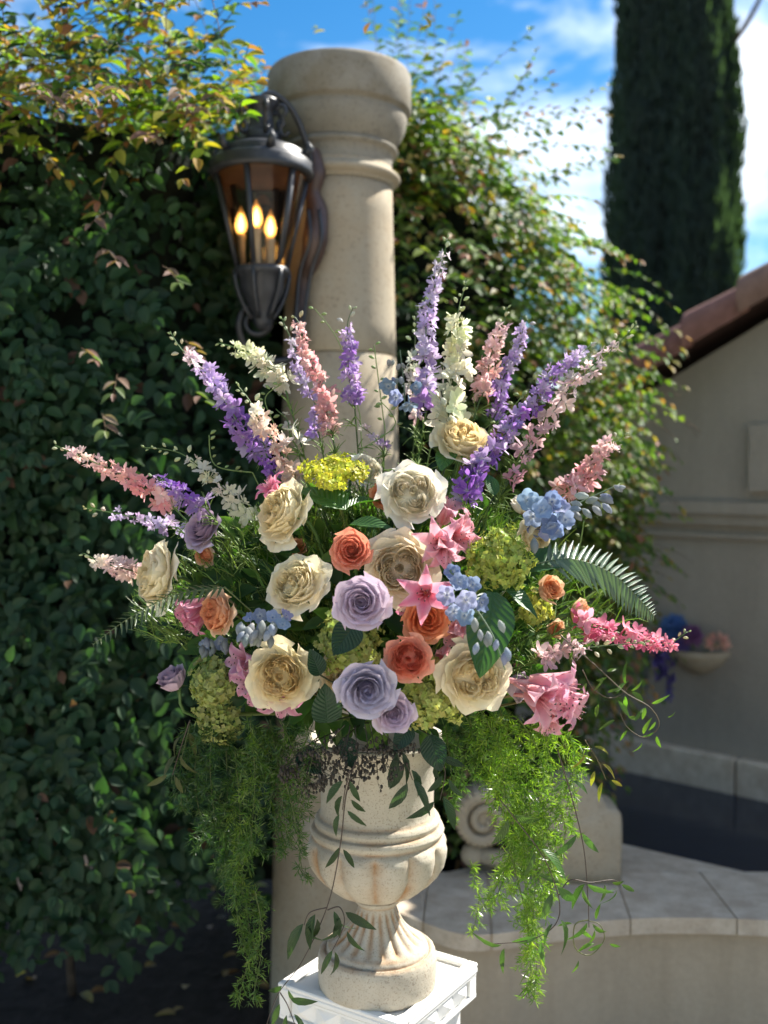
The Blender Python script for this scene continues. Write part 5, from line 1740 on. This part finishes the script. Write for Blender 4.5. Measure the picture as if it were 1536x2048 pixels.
# ------------------------------------------------------------------ dark round leaves near the urn rim
GR = "dark rounded leaves around the urn rim"
for i, (x0, y0, x1, y1, d0, d1, nrm, c, lb) in enumerate((
    (655, 1445, 650, 1375, 1.50, 1.47, (.1, -1, .25), (.016, .05, .024), "rounded dark leaf under the shaded cream rose"),
    (640, 1350, 622, 1300, 1.50, 1.49, (.3, -1, .2), (.015, .045, .022), "narrow dark leaf beside the fully open cream rose"),
    (600, 1500, 640, 1545, 1.58, 1.55, (0, -1, .3), (.014, .04, .024), "dark leaf among the seed sprays on the rim"),
    (860, 1470, 880, 1545, 1.56, 1.55, (-.2, -1, .2), (.014, .042, .024), "dark hanging leaf by the sunlit fern curtain"),
    (690, 1475, 705, 1535, 1.55, 1.53, (.2, -1, .2), (.016, .045, .026), "small dark leaf over the middle of the urn rim"),
    (820, 1450, 790, 1500, 1.54, 1.52, (.2, -1, .3), (.014, .04, .022), "dark leaf below the lowest lavender rose"),
    (530, 1080, 575, 1060, 1.62, 1.60, (.4, -.6, .6), (.024, .06, .024), "dark leaf under the ruffled golden rose"),
    (900, 900, 882, 935, 1.70, 1.66, (-.2, -.7, .6), (.06, .15, .03), "bright green leaf below the topmost cream rose"),
    (990, 990, 975, 945, 1.66, 1.66, (.3, -.7, .6), (.035, .10, .03), "mid green leaf under the long purple larkspur"))):
    p0, p1 = P(x0, y0, d0), P(x1, y1, d1)
    r_ = thing("rounded_leaf_sprig", lb, "leaf sprig", p0, group=GR)
    L = (p1 - p0).length
    child("leaf", ROUND_ME[i % 2], r_, p0, basis(p1 - p0, nrm), (L * .95, L, L), c)
    stem_part(r_, catmull([p0, p0.lerp(HEART, .5) + Vector((0, .01, .01)), HEART], 3), .0014, (.04, .06, .025), sides=4)

# ------------------------------------------------------------------ asparagus fern curtains
def asparagus(strands, colr, label, group, tipc):
    """One cut spray: several trailing stems, each set with side twigs and needle whorls."""
    root = thing("asparagus_fern", label, "fern", P(*strands[0][0][0], strands[0][1][0]), group=group)
    o0 = Vector(root.location)
    for path, dd, spread, dens in strands:
        k = len(path)
        pts = catmull([P(x, y, lerp(dd[0], dd[1], i / (k - 1))) for i, (x, y) in enumerate(path)], 10)
        stem_part(root, pts, .0011, mixc(colr, (.12, .12, .04), .5), sides=4, taper=.5)
        m = MB()
        sp = spread * dd[0] / F
        tot = sum((b - a).length for a, b in zip(pts[:-1], pts[1:]))
        nb = int(tot / .0058 * dens)
        N_ = len(pts) - 1
        for i in range(nb):
            t = (i + random.random()) / nb
            j = min(int(t * N_), N_ - 1); q = t * N_ - j
            p = pts[j].lerp(pts[j + 1], q); d = (pts[j + 1] - pts[j]).normalized()
            o = Vector((random.gauss(0, 1), random.gauss(0, .8), random.gauss(0, .6)))
            o = (o - d * o.dot(d)).normalized()
            bl = sp * random.uniform(.35, 1.0) * (1 - .45 * t)
            bd_ = (o + d * random.uniform(.1, .8) + Vector((0, 0, -.25))).normalized()
            nn_ = max(5, int(bl / .0026))
            tone = random.random()
            for s in range(nn_):
                f = (s + 1) / nn_
                bp_ = p + bd_ * bl * f + Vector((0, 0, -bl * .25 * f * f))
                for w in range(3):
                    e = (bd_ * random.uniform(.2, 1.0) + Vector((random.gauss(0, .8), random.gauss(0, .8), random.gauss(0, .8)))).normalized()
                    L = random.uniform(.012, .022) * (1 - .3 * f)
                    x = e.cross(Vector((random.gauss(0, 1), random.gauss(0, 1), random.gauss(0, 1)))).normalized() * .00085
                    a = bp_ - o0; mid = a + e * L * .5; tip = a + e * L
                    c = jit(mixc(colr, tipc, .6 * tone * tone + .4 * random.random() ** 2), .2)
                    m.add([a, mid + x, tip, mid - x], [(0, 1, 2, 3)], [0, .5, 1, .5], None, c)
            m.tube([p - o0, p + bd_ * bl - Vector((0, 0, bl * .25)) - o0], [.0005, .0003], 3, colr, cap=False)
        so_ = m.build("needles", NEEDLE, root); so_["kind"] = "stuff"
    return root
SUNG, SUNT = (0.105, 0.205, 0.027), (0.26, 0.36, 0.055)  # sunlit needle greens, the light put into the colour
SHG, SHT = (0.038, 0.095, 0.028), (0.12, 0.19, 0.035)  # shaded copies of the same greens, darkened in the colour itself
GA, GB = "asparagus fern sprays over the pool side", "asparagus fern sprays over the hedge side"
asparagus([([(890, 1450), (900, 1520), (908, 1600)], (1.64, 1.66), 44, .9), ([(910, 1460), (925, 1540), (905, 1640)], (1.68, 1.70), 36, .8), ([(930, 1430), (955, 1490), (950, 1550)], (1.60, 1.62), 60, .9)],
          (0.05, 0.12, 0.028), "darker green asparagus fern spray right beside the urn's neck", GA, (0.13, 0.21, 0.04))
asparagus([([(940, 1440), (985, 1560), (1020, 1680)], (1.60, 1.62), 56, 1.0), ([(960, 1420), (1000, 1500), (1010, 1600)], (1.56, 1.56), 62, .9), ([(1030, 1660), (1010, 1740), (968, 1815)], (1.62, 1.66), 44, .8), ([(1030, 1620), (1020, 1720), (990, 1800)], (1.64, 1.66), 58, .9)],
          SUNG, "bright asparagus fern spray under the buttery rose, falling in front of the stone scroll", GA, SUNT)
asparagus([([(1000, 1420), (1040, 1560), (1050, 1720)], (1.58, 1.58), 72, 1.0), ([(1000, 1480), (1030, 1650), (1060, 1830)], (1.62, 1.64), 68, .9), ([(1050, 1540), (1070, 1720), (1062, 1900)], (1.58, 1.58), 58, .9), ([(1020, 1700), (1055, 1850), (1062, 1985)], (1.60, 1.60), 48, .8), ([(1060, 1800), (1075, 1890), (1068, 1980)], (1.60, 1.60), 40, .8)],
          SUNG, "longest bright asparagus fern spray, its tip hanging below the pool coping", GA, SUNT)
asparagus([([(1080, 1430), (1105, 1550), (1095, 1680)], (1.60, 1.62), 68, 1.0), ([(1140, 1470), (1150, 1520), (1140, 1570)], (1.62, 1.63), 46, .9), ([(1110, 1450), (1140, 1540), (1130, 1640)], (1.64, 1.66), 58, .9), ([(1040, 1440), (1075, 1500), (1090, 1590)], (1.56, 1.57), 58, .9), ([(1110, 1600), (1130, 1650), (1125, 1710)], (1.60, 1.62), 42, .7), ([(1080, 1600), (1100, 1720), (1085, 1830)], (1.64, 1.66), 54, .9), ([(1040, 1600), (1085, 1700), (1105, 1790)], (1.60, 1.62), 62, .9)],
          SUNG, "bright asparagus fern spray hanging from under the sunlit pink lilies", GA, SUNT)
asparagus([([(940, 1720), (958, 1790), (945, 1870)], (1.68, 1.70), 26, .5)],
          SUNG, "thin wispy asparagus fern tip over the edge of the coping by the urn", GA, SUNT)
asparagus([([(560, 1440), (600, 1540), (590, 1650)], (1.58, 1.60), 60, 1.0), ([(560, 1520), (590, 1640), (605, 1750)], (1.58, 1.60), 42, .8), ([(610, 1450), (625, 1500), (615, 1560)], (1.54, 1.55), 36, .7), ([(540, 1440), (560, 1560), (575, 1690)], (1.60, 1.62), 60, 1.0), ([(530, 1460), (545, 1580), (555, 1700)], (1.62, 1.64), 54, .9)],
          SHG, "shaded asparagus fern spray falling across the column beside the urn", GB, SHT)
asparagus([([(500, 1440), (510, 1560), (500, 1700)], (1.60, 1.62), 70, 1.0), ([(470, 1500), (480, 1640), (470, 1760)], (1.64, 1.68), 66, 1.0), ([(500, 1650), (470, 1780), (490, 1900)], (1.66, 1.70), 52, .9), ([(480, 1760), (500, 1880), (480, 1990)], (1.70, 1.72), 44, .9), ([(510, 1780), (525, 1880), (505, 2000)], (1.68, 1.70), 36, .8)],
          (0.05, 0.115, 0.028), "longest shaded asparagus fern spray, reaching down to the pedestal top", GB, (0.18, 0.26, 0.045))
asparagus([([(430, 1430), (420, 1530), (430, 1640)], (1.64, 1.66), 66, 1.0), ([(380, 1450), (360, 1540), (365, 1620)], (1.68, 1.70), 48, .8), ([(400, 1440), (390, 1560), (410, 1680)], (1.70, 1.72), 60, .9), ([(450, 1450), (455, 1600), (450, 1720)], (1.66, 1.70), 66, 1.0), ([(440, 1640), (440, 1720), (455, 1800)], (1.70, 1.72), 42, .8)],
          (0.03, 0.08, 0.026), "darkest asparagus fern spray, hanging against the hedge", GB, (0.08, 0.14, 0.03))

# ------------------------------------------------------------------ jasmine vines
JAS = [mesh_of_template("leaf", leaf_template(True, .25, .18, .40), LEAF_O), mesh_of_template("leaf", leaf_template(True, .22, .30, .75), LEAF_O)]
GV = "trailing jasmine vines"
def vine(path, dd, label, nl, ll, colr, stemcol=(0.07, 0.05, 0.04), droop=.8, cl=1):
    k = len(path)
    pts = catmull([P(x, y, lerp(dd[0], dd[1], i / (k - 1))) for i, (x, y) in enumerate(path)], 8)
    root = thing("jasmine_vine", label, "vine", pts[0], group=GV)
    stem_part(root, pts, .0011, stemcol, sides=5, taper=.6)
    N_ = len(pts) - 1
    for i in range(nl):
        t = (i + .6) / nl
        j = min(int(t * N_), N_ - 1)
        p = pts[j].lerp(pts[j + 1], t * N_ - j); d = (pts[j + 1] - pts[j]).normalized()
        s = d.cross(Vector((0, -1, 0))).normalized()
        for sg in (-1, 1):
            for c_ in range(cl):
                o = (s * sg * random.uniform(.5, 1) + d * random.uniform(.0, .6) + Vector((0, random.uniform(-.5, .2), -droop * random.uniform(.4, 1.1)))).normalized()
                pet = p + o * random.uniform(.004, .016)
                L = ll * dd[0] / F * random.uniform(.7, 1.15)
                child("leaf", random.choice(JAS), root, pet, basis(o, (random.gauss(0, .6), -1, random.gauss(.3, .6))), (L * random.uniform(.9, 1.3), L, L), jit(colr, .22))
    return root
JG, JS = (0.10, 0.19, 0.03), (0.032, 0.065, 0.022)
vine([(1120, 1270), (1190, 1330), (1250, 1385), (1300, 1415), (1318, 1450), (1290, 1475), (1255, 1455), (1240, 1425)], (1.58, 1.60), "looping jasmine vine with bright leaves hanging over the dark pool", 9, 30, JG, (.10, .08, .05), .35)
vine([(1165, 1340), (1185, 1375), (1215, 1395), (1240, 1390), (1260, 1370)], (1.58, 1.60), "short jasmine tendril beside the sunlit pink lilies", 4, 36, JG, (.10, .08, .05), .4)
vine([(1115, 1500), (1145, 1600), (1168, 1700), (1176, 1800), (1178, 1855)], (1.52, 1.54), "straight hanging jasmine vine before the pool coping", 4, 66, (.055, .12, .03), droop=1.0)
vine([(1178, 1840), (1150, 1850), (1150, 1895), (1180, 1910), (1208, 1880), (1200, 1850), (1178, 1842)], (1.54, 1.56), "small ring of jasmine tendril at the foot of the straight vine", 4, 30, JG, (.12, .13, .05), .5)
vine([(1000, 1600), (1040, 1650), (1090, 1720), (1118, 1800), (1110, 1850), (1060, 1880), (985, 1888)], (1.48, 1.50), "curved jasmine vine hooking under the bright fern curtain", 6, 62, (.06, .12, .03), droop=.9)
vine([(1118, 1790), (1140, 1760), (1180, 1765), (1225, 1760), (1240, 1770)], (1.50, 1.56), "side shoot of jasmine pointing across the coping", 4, 44, (.07, .13, .03), droop=1.1)
vine([(712, 1520), (692, 1590), (682, 1680), (664, 1780), (640, 1850), (600, 1930), (555, 1990), (530, 2060)], (1.50, 1.60), "long dark jasmine vine crossing in front of the urn", 2, 50, JS, droop=1.0)
vine([(700, 1540), (690, 1580), (685, 1620)], (1.48, 1.49), "tuft of dark jasmine leaves against the urn body", 3, 62, JS, droop=1.1)
vine([(655, 1815), (620, 1825), (608, 1850)], (1.55, 1.55), "drooping jasmine leaves on the hedge side of the urn stem", 2, 74, JS, droop=1.6)
vine([(655, 1820), (680, 1815), (688, 1850), (660, 1910)], (1.55, 1.54), "ragged jasmine leaves hanging over the urn foot", 4, 58, JS, droop=1.4)
vine([(560, 1985), (575, 2010), (590, 2050)], (1.56, 1.54), "jasmine leaves lying at the pedestal corner", 3, 66, (.045, .085, .025), droop=1.2)
vine([(790, 1480), (810, 1520), (825, 1560)], (1.54, 1.54), "dark drooping jasmine leaves over the urn rim", 3, 78, (.022, .05, .024), droop=1.7)
vine([(865, 1500), (890, 1540), (880, 1600)], (1.56, 1.58), "narrow dark jasmine leaves at the sunny edge of the urn", 3, 66, (.024, .055, .024), droop=1.3)
vine([(380, 1440), (360, 1500), (345, 1550)], (1.64, 1.66), "olive jasmine leaves on the hedge side of the fern curtain", 3, 50, (.06, .075, .02), droop=1.2)
vine([(1170, 1480), (1195, 1520), (1212, 1560)], (1.56, 1.58), "yellowing jasmine tip below the sunlit lilies", 3, 36, (.22, .19, .03), (.10, .08, .04), .7)

# ------------------------------------------------------------------ seeded eucalyptus sprays
def seed_spray(paths, d, label):
    root = thing("seed_spray", label, "seed spray", P(*paths[0][0], d), group="dark seeded sprays on the urn rim")
    o0 = Vector(root.location)
    m, ms = MB(), MB()
    for path in paths:
        pts = catmull([P(x, y, d + random.uniform(-.02, .02)) for x, y in path], 6)
        m.tube([p - o0 for p in pts], .0008, 4)
        for i in range(4, len(pts), 2 if random.random() < .5 else 1):
            for _ in range(2):
                e = Vector((random.gauss(0, 1), random.gauss(0, .8), random.gauss(-.6, .7))).normalized()
                q = pts[i] + e * random.uniform(.008, .02)
                m.tube([pts[i] - o0, q - o0], [.0005, .0004], 3, cap=False)
                for _2 in range(3):
                    r = q + Vector((random.gauss(0, .005), random.gauss(0, .005), random.gauss(-.003, .005)))
                    m.tube([q - o0, r - o0], [.0004, .0003], 3, cap=False)
                    ms.ball(r - o0, random.uniform(.0018, .0027), 5, 4, (1, 1, 1.4))
    m.build("stem", SEED, root)
    s_ = ms.build("seeds", SEED, root); s_["kind"] = "stuff"
seed_spray([[(640, 1460), (620, 1520), (612, 1560)], [(640, 1470), (585, 1520), (575, 1545)], [(650, 1470), (650, 1530), (640, 1560)]], 1.55, "seed spray hanging before the column, on the hedge side")
seed_spray([[(700, 1450), (690, 1500), (660, 1555)], [(710, 1450), (715, 1510), (720, 1555)], [(690, 1450), (650, 1490), (632, 1500)], [(700, 1460), (680, 1520), (690, 1545)]], 1.52, "thick seed spray across the middle of the urn rim")
seed_spray([[(740, 1450), (750, 1500), (755, 1545)], [(750, 1450), (790, 1490), (800, 1510)], [(730, 1450), (735, 1500), (722, 1530)], [(760, 1460), (775, 1510), (772, 1530)]], 1.53, "seed spray under the lowest lavender rose")

# ------------------------------------------------------------------ greenery packed between the flowers
def core_leaf(n_, centre, R, Lr, cols, wr=.45):
    C_, D_, N_ = [], [], []
    for _ in range(n_):
        v = Vector((random.gauss(0, 1), random.gauss(0, 1), random.gauss(0, 1))).normalized() * random.random() ** .45
        C_.append((centre[0] + v.x * R[0], centre[1] + v.y * R[1], centre[2] + v.z * R[2]))
        D_.append((v.x + random.gauss(0, .6), v.y * .6 - .3 + random.gauss(0, .6), v.z + random.gauss(0, .6)))
        N_.append((random.gauss(0, .5), -1 + random.gauss(0, .4), .4 + random.gauss(0, .5)))
    L_ = rng.uniform(Lr[0], Lr[1], n_)
    T_ = np.array([jit(random.choice(cols), .2) for _ in range(n_)])
    return np.array(C_), np.array(D_), np.array(N_), L_, L_ * wr, T_
cc = P(745, 1240, 1.72)
so = leaf_mass("filler_leaves", *core_leaf(900, cc, (.30, .13, .20), (.03, .065), [(.03, .075, .025), (.06, .13, .03), (.04, .095, .03), (.10, .18, .04)]), HEDGE_TPL, LEAF_T)
tag(so, kind='stuff')
m = MB()
for _ in range(4200):
    a = max(-1.12, min(1.12, random.gauss(0, .58))); r = random.uniform(.14, .38)
    p = HEART + Vector((math.sin(a) * r * 1.15, random.uniform(-.17, .08), .04 + math.cos(a) * r * .95))
    d = Vector((math.sin(a), random.gauss(0, .3), math.cos(a) + .2)).normalized()
    d = (d + Vector((random.gauss(0, .4), random.gauss(0, .4), random.gauss(0, .3)))).normalized()
    L = random.uniform(.02, .06)
    q = p + d * L
    c = jit(random.choice([(.18, .27, .055), (.11, .19, .045), (.26, .35, .08)]), .2)
    m.tube([p, p.lerp(q, .5) + Vector((0, 0, .003)), q], [.0013, .0010, .0004], 3, c, cap=False)
    for k in range(3):
        e = (d + Vector((random.gauss(0, .7), random.gauss(0, .7), random.gauss(0, .7)))).normalized()
        s_ = p.lerp(q, random.uniform(.3, .9))
        m.tube([s_, s_ + e * random.uniform(.008, .022)], [.0005, .0003], 3, c, cap=False)
so = m.build("feathery_foliage", NEEDLE)
tag(so, kind='stuff')

# ------------------------------------------------------------------ wall planter on the house
WP = H(0.40, 0.0, 0.86)
planter = thing("wall_planter", "half round stone wall planter fixed to the house wall", "planter", WP)
m = MB()
Wi = Matrix.Translation(-WP)
def fn(u, v):
    a = math.pi * u; r = .125 * math.sin(math.pi / 2 * min(1, v * 1.02)) ** .7 + .004
    return Wi @ H(0.40 + r * math.cos(a), 0.001 + r * math.sin(a) * .95, 0.76 + .11 * v)
m.grid(20, 10, fn)
m.build("bowl", LIMESTONE, planter)
m = MB()
def fn(u, v):
    a = math.pi * u; r = lerp(.112, .137, v)
    return Wi @ H(0.40 + r * math.cos(a), 0.001 + r * math.sin(a) * .95, 0.872)
m.grid(20, 1, fn)
def fn(u, v):
    a = math.pi * u
    return Wi @ H(0.40 + .137 * math.cos(a), 0.001 + .137 * math.sin(a) * .95, .852 + .02 * v)
m.grid(20, 1, fn)
m.build("rim", LIMESTONE, planter)
def puff(t, n, z, R, c, label, name, cat):
    root = thing(name, label, cat, H(t, n, z))
    for i in range(26):
        zz = 1 - 1.5 * (i + .5) / 26; rr = math.sqrt(1 - zz * zz); a = i * 2.4
        o = Vector((rr * math.cos(a), rr * math.sin(a), zz))
        child("floret", FLORETS[i % 6] if 'rose' not in name else TEPALS[0.8][0], root, H(t, n, z) + o * R * .6, face_q(o), R * (.7 if 'rose' not in name else .7), jit(c, .15))
    stem_part(root, [H(t, n, z), H(.40, .05, .84)], .003, GREEN)
puff(.33, .09, .955, .055, (.12, .24, .50), "blurred blue hydrangea in the wall planter", "blue_hydrangea", "hydrangea")
puff(.415, .10, .935, .042, (.34, .16, .34), "blurred mauve flower in the wall planter", "mauve_flower", "flower")
puff(.375, .11, .90, .035, (.22, .16, .42), "blurred violet flower low in the wall planter", "violet_flower", "flower")
puff(.525, .09, .915, .045, (.72, .36, .22), "blurred peach rose at the end of the wall planter", "peach_rose", "rose")
for t_, z0_, z1_, c, lb in ((.315, .90, .66, (.12, .08, .36), "long violet blossom hanging from the wall planter"), (.275, .90, .74, (.13, .09, .38), "shorter violet blossom hanging from the wall planter"), (.21, .88, .68, (.16, .20, .20), "grey green trail hanging from the wall planter")):
    root = thing("hanging_blossom", lb, "flower", H(t_, .12, z0_), group="trails hanging from the wall planter")
    stem_part(root, [H(.36, .10, .88), H(t_, .12, z0_), H(t_, .10, z1_)], .002, GREEN)
    for i in range(30):
        q = i / 29
        p = H(t_, .11, lerp(z0_, z1_, q)) + Vector((random.gauss(0, .014), random.gauss(0, .012), 0)) * (1.2 - .6 * q)
        child("floret", FLORETS[i % 6], root, p, face_q((random.gauss(0, 1), -1, random.gauss(0, .6))), .022 * (1.1 - .5 * q), jit(c, .25))
